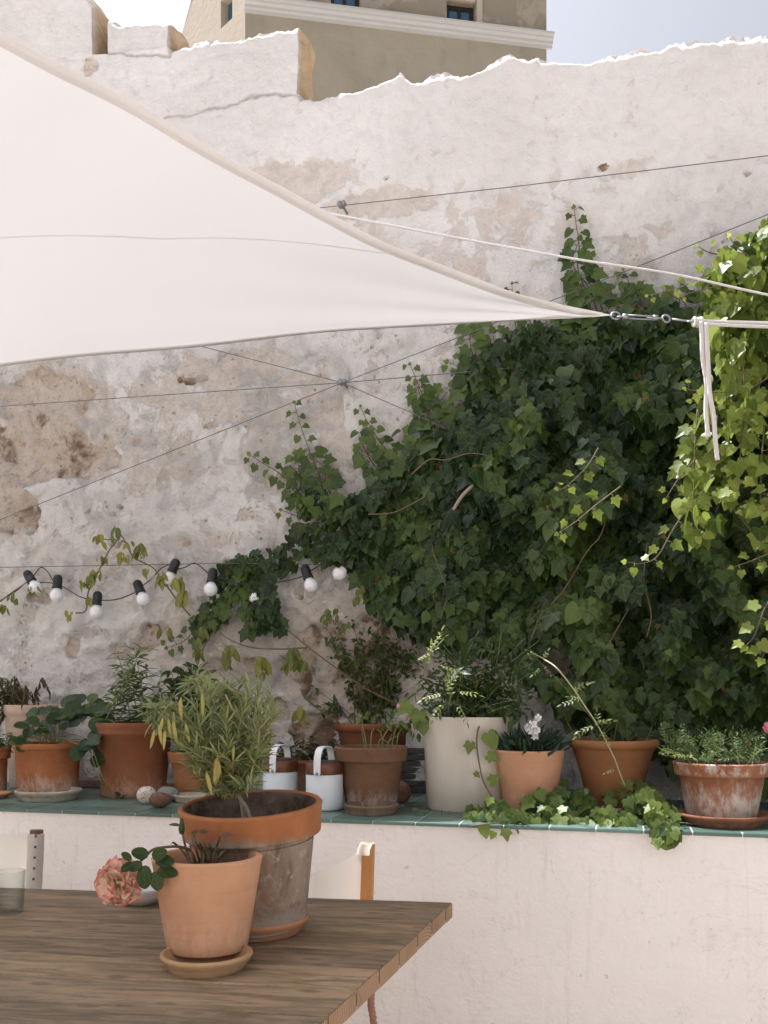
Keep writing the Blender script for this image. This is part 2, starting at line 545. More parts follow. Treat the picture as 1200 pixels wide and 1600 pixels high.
class Leaves:
    def __init__(s): s.items = []

    def add(s, kind, pos, N, T, size, rnd=None, young=0.0, wide=1.0):
        s.items.append((kind, rng.randrange(len(PROTO[kind])), Vector(pos), Vector(N), Vector(T), size, rng.random() if rnd is None else rnd, young, wide))

    def build(s, name, mat, parent, kind=None):
        inv = np.array(parent_world(parent).inverted())
        V = []; Fs = []; uvs = []; rn = []; yo = []
        off = 0
        for (kd, i, pos, N, T, size, r, yg, wide) in s.items:
            pv, pf = PROTO[kd][i]
            T = T.normalized()
            N = N - T * N.dot(T)
            N = N.normalized() if N.length > 1e-4 else T.orthogonal().normalized()
            X = T.cross(N)
            B = np.array([[X.x * wide, T.x, N.x], [X.y * wide, T.y, N.y], [X.z * wide, T.z, N.z]]) * size
            V.append(pv @ B.T + np.array(pos))
            uvs.append(np.stack([pv[:, 0] + .5, pv[:, 1]], 1))
            Fs.append(np.array(pf) + off); off += len(pv)
            rn.append(np.full(len(pv), r)); yo.append(np.full(len(pv), yg))
        V = np.concatenate(V); Fs = np.concatenate(Fs); uvs = np.concatenate(uvs)
        V = V @ inv[:3, :3].T + inv[:3, 3]
        me = bpy.data.meshes.new(name)
        me.vertices.add(len(V)); me.vertices.foreach_set('co', V.ravel())
        me.loops.add(Fs.size); me.loops.foreach_set('vertex_index', Fs.ravel().astype(np.int32))
        me.polygons.add(len(Fs)); me.polygons.foreach_set('loop_start', np.arange(0, Fs.size, 3, dtype=np.int32))
        me.polygons.foreach_set('use_smooth', np.ones(len(Fs), dtype=bool))
        me.update(calc_edges=True)
        u = me.uv_layers.new(name='UVMap'); u.data.foreach_set('uv', uvs[Fs.ravel()].ravel())
        for nm, arr in (('rnd', rn), ('young', yo)):
            a = me.attributes.new(nm, 'FLOAT', 'POINT'); a.data.foreach_set('value', np.concatenate(arr))
        me.validate()
        o = bpy.data.objects.new(name, me); me.materials.append(mat); col.objects.link(o); o.parent = parent
        if kind: o['kind'] = kind
        return o


def inpoly(x, y, P):
    c = False; j = len(P) - 1
    for i in range(len(P)):
        if (P[i][1] > y) != (P[j][1] > y) and x < (P[j][0] - P[i][0]) * (y - P[i][1]) / (P[j][1] - P[i][1]) + P[i][0]:
            c = not c
        j = i
    return c


#MARK structure
# ------------------------------------------------------------------ ground
g = MB(); g.grid([[Vector((x, y, 0)) for x in (-60, 60)] for y in (-60, 120)])
kg = NT('courtyard_stone')
gc = kg.mix(kg.step(kg.noise(3, 6), .3, .7), (.34, .30, .26, 1), (.41, .37, .32, 1))
tag(g.build('ground', kg.fin(gc, .85, kg.bump(kg.noise(30, 5), .004))), kind='structure')

# ------------------------------------------------------------------ the old wall
def prof(pts):
    """pixel outline -> function z(u) along the wall"""
    q = sorted(uz(px, py) for px, py in pts)
    us = [a for a, b in q]; zs = [b for a, b in q]
    return lambda u: np.interp(u, us, zs)


STONE = [(60, 632, 84, 54, .034), (20, 715, 80, 60, .030), (112, 716, 72, 42, .024), (10, 795, 48, 44, .03), (72, 690, 64, 40, .03), (-60, 700, 60, 120, .03), (215, 690, 10, 7, .012), (330, 665, 12, 6, .01), (250, 745, 8, 10, .01), (180, 850, 16, 8, .012), (60, 930, 18, 10, .014), (110, 1010, 14, 18, .012), (420, 745, 10, 6, .01), (290, 930, 10, 7, .012),
         (240, 990, 22, 18, .04), (222, 1004, 18, 14, .03), (193, 1068, 22, 26, .02), (187, 1018, 13, 10, .03), (540, 1030, 95, 55, .03),
         (600, 1010, 80, 50, .03), (520, 1080, 70, 40, .03), (480, 1145, 45, 38, .02), (300, 590, 26, 8, .012), (860, 1020, 70, 45, .03),
         (400, 1040, 26, 14, .012), (285, 848, 14, 7, .012), (470, 925, 9, 12, .01), (355, 880, 12, 10, .015), (330, 1045, 22, 18, .012),
         (140, 800, 5, 3, .01), (187, 791, 4, 3, .015), (163, 682, 9, 6, .02), (602, 282, 3, 3, .02), (942, 258, 8, 5, .008), (1169, 267, 4, 5, .02),
         (500, 1000, 50, 22, .02), (430, 1110, 18, 22, .015), (138, 96, 12, 16, .02)]
TAN = [(470, 285, 85, 36, .9), (600, 318, 110, 26, .7), (430, 285, 50, 30, .9), (520, 652, 16, 32, 1.3), (560, 400, 100, 70, .35), (800, 330, 160, 60, .28),
       (980, 262, 80, 20, .5), (350, 600, 150, 60, .45), (60, 660, 130, 90, .8), (450, 700, 120, 90, .35), (230, 720, 120, 50, .35),
       (700, 420, 90, 40, .4), (380, 1010, 200, 80, .5), (100, 880, 150, 60, .18), (560, 1020, 160, 110, .9), (1010, 400, 60, 50, .3), (960, 640, 160, 100, .3)]
CRACK = [[(250, 186), (300, 178), (345, 166), (395, 155), (440, 150), (478, 147)], [(165, 80), (200, 82), (225, 79), (262, 84)]]
_ell = lambda L: [(uz(a, b) + ((uz(a + c, b)[0] - uz(a, b)[0]), (uz(a, b)[1] - uz(a, b + d)[1]), e)) for a, b, c, d, e in L]
STONE_W = _ell(STONE); TAN_W = _ell(TAN); CRACK_W = [[uz(*p) for p in L] for L in CRACK]
_hi = uz(600, 250)[1]; _lo = uz(600, 560)[1]


def wall_fields(u, z):
    wu = u + .05 * (fbm(u * 9, z * 9, 3) - .5) + .02 * (fbm(u * 30, z * 30, 3) - .5)
    wz = z + .05 * (fbm(u * 9 + 40, z * 9 + 7, 3) - .5) + .02 * (fbm(u * 30 + 5, z * 30 + 9, 3) - .5)
    age = 1 - sstep(_lo, _hi, z + .25 * (fbm(u * 1.5, z * 1.5, 3) - .5))
    age = np.clip(age, .12, 1)
    d = .05 * (fbm(u * 1.1, z * 1.3, 3) - .5) + (.030 + .020 * age) * (fbm(u * 4.5 + 3, z * 6, 4) - .5) + (.008 + .026 * age) * (fbm(u * 17, z * 21 + 4, 4) - .5)
    stone = np.zeros_like(u); rec = np.zeros_like(u)
    for (a, b, ra, rb, dep) in STONE_W:
        q = np.sqrt(((wu - a) / ra) ** 2 + ((wz - b) / rb) ** 2)
        q = q + .9 * (fbm(u * 6.5 + 11 * a, z * 6.5 + 5 * b, 4) - .5)
        m = 1 - sstep(.80, 1.0, q)
        stone = np.maximum(stone, m); rec = np.maximum(rec, m * dep)
    d = d - rec * (.55 + .9 * fbm(u * 8 + 3, z * 8, 3)) + stone * .05 * (fbm(u * 11 + 8, z * 13, 3) - .5)
    tan = np.zeros_like(u)
    for (a, b, ra, rb, dep) in TAN_W:
        q = np.sqrt(((wu - a) / ra) ** 2 + ((wz - b) / rb) ** 2)
        tan = np.maximum(tan, dep * (1 - sstep(.5, 1.25, q)))
    d = d - .006 * sstep(.3, .5, tan)
    crack = np.zeros_like(u)
    for L in CRACK_W:
        for (a, b), (c, e) in zip(L[:-1], L[1:]):
            vx, vz = c - a, e - b
            t = np.clip(((wu - a) * vx + (wz - b) * vz) / (vx * vx + vz * vz), 0, 1)
            q = np.hypot(wu - a - t * vx, wz - b - t * vz)
            crack = np.maximum(crack, 1 - sstep(.002, .010, q))
    d = d - crack * .008
    return d, stone, tan, age, crack * .4


def slab(name, parent, u0, u1, zbot, ztop, v, thick, step, rough=.05, free=-99):
    """rough masonry slab: displaced front, ragged top, both ends"""
    nu = max(3, int((u1 - u0) / step)); us = np.linspace(u0, u1, nu)
    zb = zbot(us); zt = ztop(us) + (rough * (fbm(us * 7, us * 0 + 5, 4) - .5) + rough * .4 * (fbm(us * 60, us * 0 + 8, 3) - .5) + rough * .5 * (fbm(us * 26, us * 0 + 2, 3) - .5)) * np.where(us > free, 1, .15)
    nz = max(4, int((zt - zb).max() / step)); t = np.linspace(0, 1, nz)
    U = np.repeat(us[None, :], nz, 0); Z = zb[None, :] + (zt - zb)[None, :] * t[:, None]
    d, st, tn, ag, ck = wall_fields(U, Z)
    near = (1 - sstep(0, .05, (zt - zb)[None, :] * (1 - t[:, None]))) * (us > free)[None, :]
    d = d - near ** 1.5 * (.004 + .075 * np.maximum(0, fbm(U * 10, Z * 10, 4) - .36) * 2 + .03 * fbm(U * 45, Z * 45, 3))
    V = v - d
    parts = [(U, V, Z, st, tn, ag, ck, np.zeros_like(U))]
    nt = 10
    tt = np.linspace(0, 1, nt)[:, None]
    Ur = np.repeat(us[None, :], nt, 0); Vr = V[-1][None, :] * (1 - tt) + (v + thick) * tt
    Zr = zt[None, :] + .10 * rough / .05 * (fbm(Ur * 20, Vr * 20, 5) - .42) * np.sin(np.pi * np.clip(tt * 1.0, 0, 1)) ** .6
    rs = sstep(.5, .62, fbm(Ur * 5 + 2, Vr * 5, 4))
    parts.append((Ur, Vr, Zr, rs * .0, Ur * 0 + 1.1, Ur * 0 + .6, Ur * 0, .25 + rs * .6 + tt * 0))
    for side in (0, -1):
        ue = us[side]; sgn = -1 if side == 0 else 1
        k = 10; t2 = np.linspace(0, 1, k)[None, :]
        Ve = V[:, side][:, None] * (1 - t2) + (v + thick) * t2
        Ze = Z[:, side][:, None] + 0 * t2
        Ue = ue + sgn * np.sin(np.pi * t2) * .02 + sgn * .05 * (fbm(Ve * 14, Ze * 14, 4) - .5) * np.minimum(1, t2 * 6)
        parts.append((Ue, Ve, Ze, Ue * 0, Ue * 0 + .3, Ue * 0 + .4, Ue * 0, np.clip(sstep(0, .12, t2 + Ve * 0), 0, 1)))
    Vt = []; Fc = []; off = 0; A = {k_: [] for k_ in ('stone', 'tan', 'age', 'crack', 'sand', 'dark')}
    base = np.array(parent.location)
    for pi, (a, b, c, s_, n_, g_, k_, sd) in enumerate(parts):
        h, w = a.shape
        X = P0.x + WU.x * a + WN.x * b; Y = P0.y + WU.y * a + WN.y * b
        Vt.append(np.stack([X, Y, c], -1).reshape(-1, 3) - base)
        i = np.arange(h * w).reshape(h, w) + off
        q = np.stack([i[:-1, :-1], i[:-1, 1:], i[1:, 1:], i[1:, :-1]], -1).reshape(-1, 4)
        Fc.append(q[:, ::-1] if pi == 2 else q); off += h * w
        for key, arr in zip(('stone', 'tan', 'age', 'crack', 'sand', 'dark'), (s_, n_, g_, k_, sd, a * 0)):
            A[key].append((arr + np.zeros_like(a)).ravel())
    Vt = np.concatenate(Vt); Fc = np.concatenate(Fc)
    me = bpy.data.meshes.new(name)
    me.vertices.add(len(Vt)); me.vertices.foreach_set('co', Vt.ravel())
    me.loops.add(Fc.size); me.loops.foreach_set('vertex_index', Fc.ravel().astype(np.int32))
    me.polygons.add(len(Fc)); me.polygons.foreach_set('loop_start', np.arange(0, Fc.size, 4, dtype=np.int32))
    me.polygons.foreach_set('use_smooth', np.ones(len(Fc), dtype=bool))
    me.update(calc_edges=True)
    for key in A:
        at_ = me.attributes.new(key, 'FLOAT', 'POINT'); at_.data.foreach_set('value', np.concatenate(A[key]))
    o = bpy.data.objects.new(name, me); me.materials.append(M_PLASTER); col.objects.link(o); o.parent = parent
    return o


wall = thing('plaster_wall', W(0, VWALL, 0), 'tall crumbling white plastered wall with broken ragged top behind the ledge', 'wall')
UL, UR_ = -3.9, 3.2
lower_top = [(-700, 330), (-200, 262), (60, 222), (250, 186), (345, 166), (478, 147), (500, 149), (525, 150), (540, 136), (570, 128), (600, 118), (625, 109),
             (640, 117), (660, 117), (692, 111), (735, 108), (762, 96), (785, 86), (802, 79), (832, 84), (868, 89), (900, 86), (930, 80),
             (962, 78), (1000, 71), (1028, 66), (1045, 58), (1064, 63), (1100, 55), (1150, 52), (1200, 48), (1400, 40), (2000, 30)]
u_e0 = uz(468, 90)[0]
slab('wall_body', wall, UL, UR_, lambda u: u * 0 + .6, prof(lower_top), VWALL, .45, .0105, .03, u_e0)
lt = prof(lower_top)
u_b, u_e = uz(-600, 100)[0], uz(464, 90)[0]
blk = prof([(-600, 90), (100, 84), (165, 80), (265, 71), (300, 62), (330, 56), (380, 50), (400, 46), (440, 41), (464, 38)])
slab('upper_masonry', wall, u_b, u_e, lambda u: lt(u) - .01, blk, VWALL + .006, .24, .0105, .03, uz(262, 70)[0])
b2 = prof([(162, 24), (205, 22), (235, 20), (263, 21)])
slab('broken_block', wall, uz(163, 50)[0], uz(257, 50)[0], lambda u: blk(u) - .02, b2, VWALL + .02, .26, .0105, .02)
b3 = prof([(-600, -260), (80, -60), (120, -30), (141, 0)])
slab('tall_pier', wall, uz(-600, 50)[0], uz(141, 50)[0], lambda u: blk(u) - .02, b3, VWALL + .004, .4, .0105, .03)
b4 = prof([(138, -10), (180, 2), (212, 14)])
slab('rubble_stub', wall, uz(142, 50)[0], uz(214, 50)[0], lambda u: blk(u) - .02, b4, VWALL + .30, .3, .0105, .05)

# ------------------------------------------------------------------ planted ledge in front of the wall
ledge = thing('planter_ledge', W(0, 0, 0), 'low white plastered ledge topped with green glazed tiles along the old wall', 'ledge')
TT = .014
lb = MB()
nu, nz = 120, 40
lb.grid([[W(-3.9 + 7.1 * i / nu, .006 + .006 * float(vnoise(np.array(i * .33), np.array(j * .3))), (LEDGE - TT - .001) * j / nz) for i in range(nu + 1)] for j in range(nz + 1)])
lb.grid([[W(u, v, LEDGE - TT - .001) for u in (-3.9, 3.2)] for v in (.004, VWALL + .1)])
lb.build('ledge_wall', M_LEDGE, ledge)
kt = NT('green_glazed_tile')
tr_ = kt.attr('rnd')
tc = kt.mix(tr_, srgb(66, 88, 79), srgb(94, 118, 108))
tc = kt.mix(kt.math('MULTIPLY', kt.step(kt.noise(9, 6, .6), .5, .75), .5), tc, srgb(96, 104, 92))
M_TILE = kt.fin(tc, kt.math('ADD', kt.math('MULTIPLY', kt.noise(12, 4), .35), .18), kt.bump(kt.noise(9, 3), .002), .5)
tiles = MB(); rv_ = []
pitch = .1585
uj, _ = (lambda p: (WU.dot(p - P0), 0))(onz(519, 1279, LEDGE))
k0 = int((-3.9 - uj) / pitch); k1 = int((3.1 - uj) / pitch)
for i in range(k0, k1):
    for j in range(6):
        n0 = len(tiles.v)
        v0 = -.012 + j * .161
        w_ = .161 - .004
        u0_ = uj + i * pitch + .002; u1_ = u0_ + pitch - .004
        zz = LEDGE + rng.uniform(-.0008, .0008)
        b_ = .005 if j == 0 else .0015
        prof_ = [(v0, LEDGE - TT), (v0, zz - b_), (v0 + b_ * .3, zz - b_ * .3), (v0 + b_, zz), (v0 + w_ - .0015, zz), (v0 + w_, zz - .0015), (v0 + w_, LEDGE - TT)]
        tiles.grid([[W(u0_, a, b), W(u0_ + .0015, a, b + .0) , W(u1_ - .0015, a, b), W(u1_, a, b)] for a, b in prof_])
        base_ = len(tiles.v) - 28
        for r_ in range(7):   # ease the side edges
            for c_ in (0, 3):
                p = tiles.v[base_ + r_ * 4 + c_]
                tiles.v[base_ + r_ * 4 + c_] = p - Vector((0, 0, .0015 if 0 < r_ < 6 else 0))
        for c_ in (0, 3):
            colv = [base_ + r_ * 4 + c_ for r_ in range(7)]
            tiles.f.append(colv if c_ == 0 else colv[::-1])
        rv_ += [rng.random()] * (len(tiles.v) - n0)
tiles.at['rnd'] = rv_
tiles.build('tile_top', M_TILE, ledge, smooth_=False)
gm = MB(); gm.box(W(-.35, .47, LEDGE - TT / 2 - .0008), (7.0, .958, TT - .0032), Matrix.Rotation(-WA, 3, 'Z'), .002)
gm.build('tile_grout', simple('lime_grout', (.66, .62, .56, 1), .9, .15, 60), ledge, False)

# ------------------------------------------------------------------ unseen white house added on the near side to bounce sunlight
near = thing('unseen_bounce_house', Vector((0, -4.2, 0)), 'white plastered house front added unseen behind the viewpoint to bounce sunlight', 'house')
m_ = MB(); m_.box(Vector((0, -4.4, 3.0)), (16, .4, 6.0), None, .02); m_.build('house_front', M_LEDGE, near, False)
m_ = MB(); m_.box(Vector((2.2, -4.18, 1.05)), (.95, .06, 2.1), None, .01); m_.build('door', simple('green_door', (.10, .16, .13, 1), .5), near, False)
for x_ in (-2.6, 0.2):
    m_ = MB(); m_.box(Vector((x_, -4.18, 1.6)), (.9, .06, 1.2), None, .01); m_.build('window', simple('dark_glass', (.05, .06, .07, 1), .1), near, False)

# ------------------------------------------------------------------ house behind
bY = 21.0
c0 = at(383, 20, bY); k_len = 483 * 21.6 / F
bd = Vector((math.cos(R(10)), math.sin(R(10)), 0))
bx = 6.9
bn = Vector((bd.y, -bd.x, 0))     # towards us
house = thing('house', Vector((c0.x, c0.y, 0)), 'beige rendered house with white cornice and two small blue windows above the wall', 'house')
kh = NT('aged_render')
hz_ = kh.noise(2.0, 7, .6, 0, kh.obj((1, 1, .25)))
hc = kh.mix(kh.step(kh.noise(.7, 6), .3, .7), (.36, .32, .245, 1), (.43, .385, .30, 1))
hc = kh.mix(kh.math('MULTIPLY', kh.step(hz_, .5, .72), .4), hc, (.28, .25, .19, 1))
M_REND = kh.fin(hc, .9, kh.bump(kh.noise(8, 6), .02), .1)
ku = NT('stained_render')
uc = ku.mix(ku.step(ku.noise(1.8, 8, .65, .5), .5, .56), (.33, .29, .22, 1), (.42, .37, .29, 1))
uc = ku.mix(ku.math('MULTIPLY', ku.step(ku.noise(3, 6, .6, 0, ku.obj((1, 1, .3))), .5, .7), .4), uc, (.25, .23, .19, 1))
M_REND2 = ku.fin(uc, .9, ku.bump(ku.noise(8, 6), .02), .1)
M_CREAM = simple('cream_trim_lit_side', (.54, .47, .37, 1), .9, .06, 2, .01, spec=.1)  # cream trim; on the side wall the sunlit tone is put into the colour
M_WHITE = simple('white_paint', (.56, .55, .53, 1), .6, .05, 3, .002)
zc_ = c0.z       # cornice underside level at the corner
HZT = zc_ + 3.2


def bp(s_, n_, z):  # along, towards us, height
    return Vector((c0.x, c0.y, 0)) + bd * s_ + bn * n_ + Vector((0, 0, z))


def wins():
    out = []
    for (xa, xb, yt, yb) in ((517, 562, -32, 14), (698, 742, 4, 35)):
        r = []
        for px in (xa, xb):
            dx = (px - 600) / F
            s_ = (c0.x - dx * c0.y) / (dx * bd.y - bd.x)
            r.append(s_)
        Yw = c0.y + bd.y * (r[0] + r[1]) / 2
        r += [EYE - (yb - HZ) / F * Yw, EYE - (yt - HZ) / F * Yw]
        out.append(r)
    return out


def holes_wall(mb, s0, s1, z0, z1, holes, n_=0.0, depth=.22):
    ss = sorted({s0, s1} | {h[0] for h in holes} | {h[1] for h in holes}); zs = sorted({z0, z1} | {h[2] for h in holes} | {h[3] for h in holes})
    for i in range(len(ss) - 1):
        for j in range(len(zs) - 1):
            cs, cz = (ss[i] + ss[i + 1]) / 2, (zs[j] + zs[j + 1]) / 2
            if any(h[0] < cs < h[1] and h[2] < cz < h[3] for h in holes): continue
            mb.grid([[bp(ss[i], n_, zs[j]), bp(ss[i + 1], n_, zs[j])], [bp(ss[i], n_, zs[j + 1]), bp(ss[i + 1], n_, zs[j + 1])]])
    for a, b, c, d in holes:
        for (q0, q1) in (((a, c), (b, c)), ((b, c), (b, d)), ((b, d), (a, d)), ((a, d), (a, c))):
            mb.grid([[bp(q0[0], n_, q0[1]), bp(q1[0], n_, q1[1])], [bp(q0[0], n_ - depth, q0[1]), bp(q1[0], n_ - depth, q1[1])]])


HW = wins()
CH = .30
lw = MB(); lw.grid([[bp(0, 0, 0), bp(bx, 0, 0)], [bp(0, 0, zc_), bp(bx, 0, zc_)]])
lw.grid([[bp(bx, 0, 0), bp(bx, -7, 0)], [bp(bx, 0, HZT), bp(bx, -7, HZT)]])
lw.build('lower_wall', M_REND, house, False)
uw = MB(); holes_wall(uw, 0, bx, zc_, HZT, HW)
uw.build('upper_wall', M_REND2, house, False)
cn = MB()
cprof = [(0, 0), (.06, 0), (.06, .05), (.10, .07), (.10, .13), (.15, .17), (.15, .21), (.22, .23), (.22, .28), (0, .34)]
cn.grid([[bp(s_, n_, zc_ + z_) for s_ in (-.02, bx + .12)] for n_, z_ in cprof])
cn.f.append([i * 2 for i in range(len(cprof))]); cn.f.append([i * 2 + 1 for i in range(len(cprof))][::-1])
cn.build('cornice', M_WHITE, house, False)
M_GLASS_B = simple('blue_window_glass', (.05, .12, .22, 1), .08, .3, 1.5, 0, spec=.8)
M_FRAME = simple('dark_window_frame', (.03, .022, .018, 1), .5)
for wi, (a, b, c, d) in enumerate(HW):
    fr = MB(); t = .09; nd = -.16
    for (s0, s1, z0, z1) in ((a, a + t, c, d), (b - t, b, c, d), (a + t, b - t, c, c + t), (a + t, b - t, d - t, d), ((a + b) / 2 - .035, (a + b) / 2 + .035, c + t, d - t)):
        fr.box(bp((s0 + s1) / 2, nd, (z0 + z1) / 2), (s1 - s0, .06, z1 - z0), Matrix.Rotation(R(10), 3, 'Z'), 0)
    wf = fr.build('window', M_FRAME, house, False)
    pn = MB(); pn.grid([[bp(a, nd - .005, c), bp(b, nd - .005, c)], [bp(a, nd - .005, d), bp(b, nd - .005, d)]])
    pn.build('pane', M_GLASS_B, wf, False)
    if wi == 1:
        sr = MB()
        sr.box(bp(b + .10, .02, (c + d) / 2), (.14, .06, d - c + .3), Matrix.Rotation(R(10), 3, 'Z'), .01)
        sr.box(bp((a + b) / 2, .02, d + .09), (b - a, .06, .12), Matrix.Rotation(R(10), 3, 'Z'), .01)
        sr.build('window_surround', M_CREAM, house, False)
    sl = MB(); sl.box(bp((a + b) / 2, .04, c - .05), (b - a + .12, .14, .07), Matrix.Rotation(R(10), 3, 'Z'), .01)
    sl.build('window_sill', M_WHITE, house, False)
# left flank, leaning out towards its foot
fd = Vector((-math.cos(R(48)), math.sin(R(48)), 0))


def flank(px, py):
    dx = (px - 600) / F
    q = (dx * c0.y - c0.x) / (fd.x - dx * fd.y)
    p = Vector((c0.x, c0.y, 0)) + fd * q
    return Vector((p.x, p.y, EYE - (py - HZ) / F * p.y)), q


fl = MB()
pA, qA = flank(301, 0); pB, qB = flank(282, 60)
sl_ = (qB - qA) / (pB.z - pA.z)
qat = lambda z: qA + sl_ * (z - pA.z)
w0, q0 = flank(345, 45); w1, q1 = flank(363, 45); w2, _ = flank(352, -5)
zw0, zw1 = w0.z, w2.z
fp = lambda q, z, d=0.0: Vector((c0.x, c0.y, 0)) + fd * q + Vector((0, 0, z)) + Vector((fd.y, -fd.x, 0)) * d
qw0, qw1 = q1, q0
for (qa, qb, za, zb) in ((0, qw0, 0, HZT), (qw0, qw1, 0, zw0), (qw0, qw1, zw1, HZT)):
    fl.grid([[fp(qa, za), fp(qb, za)], [fp(qa, zb), fp(qb, zb)]])
fl.grid([[fp(qw1, 0), fp(qat(pB.z - 6), 0)], [fp(qw1, pB.z - 6), fp(qat(pB.z - 6), pB.z - 6)], [fp(qw1, pB.z), fp(qat(pB.z), pB.z)], [fp(qw1, HZT), fp(qat(HZT), HZT)]])
for (a, b) in (((qw0, zw0), (qw1, zw0)), ((qw1, zw0), (qw1, zw1)), ((qw1, zw1), (qw0, zw1)), ((qw0, zw1), (qw0, zw0))):
    fl.grid([[fp(*a), fp(*b)], [fp(*a, .25), fp(*b, .25)]])
fl.build('side_wall', M_CREAM, house, False)
sp_ = MB(); sp_.grid([[fp(qw0, zw0, .2), fp(qw1, zw0, .2)], [fp(qw0, zw1, .2), fp(qw1, zw1, .2)]])
sp_.build('side_window', M_GLASS_B, house, False)
rf = MB(); rf.grid([[bp(0, 0, HZT), bp(bx, 0, HZT)], [bp(0, -7, HZT), bp(bx, -7, HZT)]])
rf.build('roof', M_REND, house, False)

#MARK sail
# ------------------------------------------------------------------ shade sail, ropes and wires
ks = NT('white_sailcloth')
ks.bsdf.inputs['Base Color'].default_value = (.58, .56, .553, 1); ks.bsdf.inputs['Roughness'].default_value = .85
ks.bsdf.inputs['Specular IOR Level'].default_value = .1
wv = ks.noise(3, 4); ks.t.links.new(ks.bump(wv, .004, .4), ks.bsdf.inputs['Normal'])
trn = ks.n('ShaderNodeBsdfTranslucent'); trn.inputs[0].default_value = (.86, .84, .835, 1)
mxs = ks.n('ShaderNodeMixShader'); mxs.inputs[0].default_value = .105
ks.t.links.new(ks.bsdf.outputs[0], mxs.inputs[1]); ks.t.links.new(trn.outputs[0], mxs.inputs[2]); ks.t.links.new(mxs.outputs[0], ks.out.inputs[0])
M_SAIL = ks.m
M_HEM = simple('sail_hem', (.76, .74, .73, 1), .85, .03, 30, .0005, spec=.1)
TIP = (960, 493, 3.45)
UPE = [TIP, (900, 484, 3.41), (850, 471, 3.36), (780, 450, 3.28), (700, 421, 3.2), (600, 378, 3.08), (500, 328, 2.97), (400, 270, 2.86), (300, 215, 2.75), (180, 144, 2.62),
       (90, 97, 2.52), (0, 50, 2.42), (-200, -50, 2.22), (-500, -190, 1.95), (-900, -360, 1.6)]
LOE = [TIP, (900, 497.5, 3.46), (800, 501, 3.48), (700, 506, 3.51), (600, 513, 3.54), (500, 521, 3.59), (300, 541, 3.69), (140, 556, 3.77), (0, 571, 3.84), (-300, 603, 4.0), (-900, 670, 4.35)]


def edge(E, n):
    P = smooth([at(*e) for e in E], 10)
    L = [0]
    for a, b in zip(P[:-1], P[1:]): L.append(L[-1] + (b - a).length)
    out = []
    for i in range(n + 1):
        t = L[-1] * i / n
        j = max(0, min(len(P) - 2, int(np.searchsorted(L, t)) - 1))
        f = (t - L[j]) / max(1e-9, L[j + 1] - L[j])
        out.append(P[j].lerp(P[j + 1], f))
    return out


NS, MS = 70, 24
Ue, Le = edge(UPE, NS), edge(LOE, NS)
sail = thing('shade_sail', at(*TIP), 'large white triangular shade sail stretched from the left to its roped tip', 'shade sail')


def sail_pt(i, w, lift=0.0):
    a, b = Ue[i], Le[i]
    p = a.lerp(b, w)
    rip = .006 * math.sin(w * 19 + 1.5 * math.sin(i * .09)) * math.exp(-i / 16) * min(1, i / 3) + .004 * math.sin(i * .55) * math.exp(-w * 7) + .0035 * math.sin(i * .47 + 1) * math.exp(-(1 - w) * 8)
    p = p + Vector((0, 0, .05 * math.sin(math.pi * w) * min(1, i / NS * 2) + lift + rip))
    return p


sm = MB(); sm.grid([[sail_pt(i, j / MS) for j in range(MS + 1)] for i in range(NS + 1)])
sm.build('sail_cloth', M_SAIL, sail)
hm = MB()


def band(i, w_m, upper):   # metres of cloth -> share of the row
    L = (Ue[i] - Le[i]).length
    return min(.5, w_m / max(L, 1e-3))


M_HEM2 = simple('sail_top_hem', (.71, .685, .675, 1), .85, .03, 30, .0004, spec=.1)
hm.grid([[sail_pt(i, 0, .002) + Vector((0, -.0, .0)), sail_pt(i, 0, -.0015), sail_pt(i, band(i, .025, 1), -.003), sail_pt(i, band(i, .045, 1), -.0015)] for i in range(1, NS + 1)])
hm.build('top_hem', M_HEM2, sail)
h2 = MB()
h2.grid([[sail_pt(i, 1, .002), sail_pt(i, 1, -.004), sail_pt(i, 1 - band(i, .03, 0), -.004)] for i in range(1, NS + 1)])
h2.build('lower_hem', M_HEM, sail)
se = MB()
px_of = lambda p: 600 + F * p.x / p.y
WS = [min(.93, max(.03, float(np.interp(px_of(Ue[i]), [-900, -300, 0, 400, 640], [.92, .72, .56, .34, .03])))) for i in range(NS + 1)]
se.grid([[sail_pt(i, WS[i], -.0015), sail_pt(i, WS[i] + band(i, .006, 1), -.0015)] for i in range(NS + 1) if px_of(Ue[i]) < 640])
WS2 = [min(.985, float(np.interp(px_of(Ue[i]), [-900, 0, 150], [.90, .966, .985]))) for i in range(NS + 1)]
se.grid([[sail_pt(i, WS2[i], -.0045), sail_pt(i, WS2[i] + band(i, .004, 1), -.0045)] for i in range(NS + 1) if px_of(Ue[i]) < 150])
se.build('seam', M_HEM2, sail)

M_ROPE = None
kr = NT('white_braided_rope')
wvn = kr.n('ShaderNodeTexWave'); kr.t.links.new(kr.obj(), wvn.inputs[0]); wvn.inputs['Scale'].default_value = 70; wvn.inputs['Distortion'].default_value = 1
M_ROPE = kr.fin(kr.mix(wvn.outputs['Fac'], (.62, .59, .55, 1), (.78, .75, .70, 1)), .85, kr.bump(wvn.outputs['Fac'], .002), .1)
M_STEEL = simple('galvanised_steel', (.30, .31, .32, 1), .5, .2, 40, 0, metal=.8)
M_WIRE = simple('dark_steel_wire', (.17, .165, .16, 1), .6, .15, 40, 0, metal=.4)


def ring(mb, c, r, th, nrm, n=18):
    nrm = Vector(nrm).normalized(); x = nrm.orthogonal().normalized(); y = nrm.cross(x)
    mb.tube([Vector(c) + (x * math.cos(2 * math.pi * k / n) + y * math.sin(2 * math.pi * k / n)) * r for k in range(n + 1)], th, 6, False)


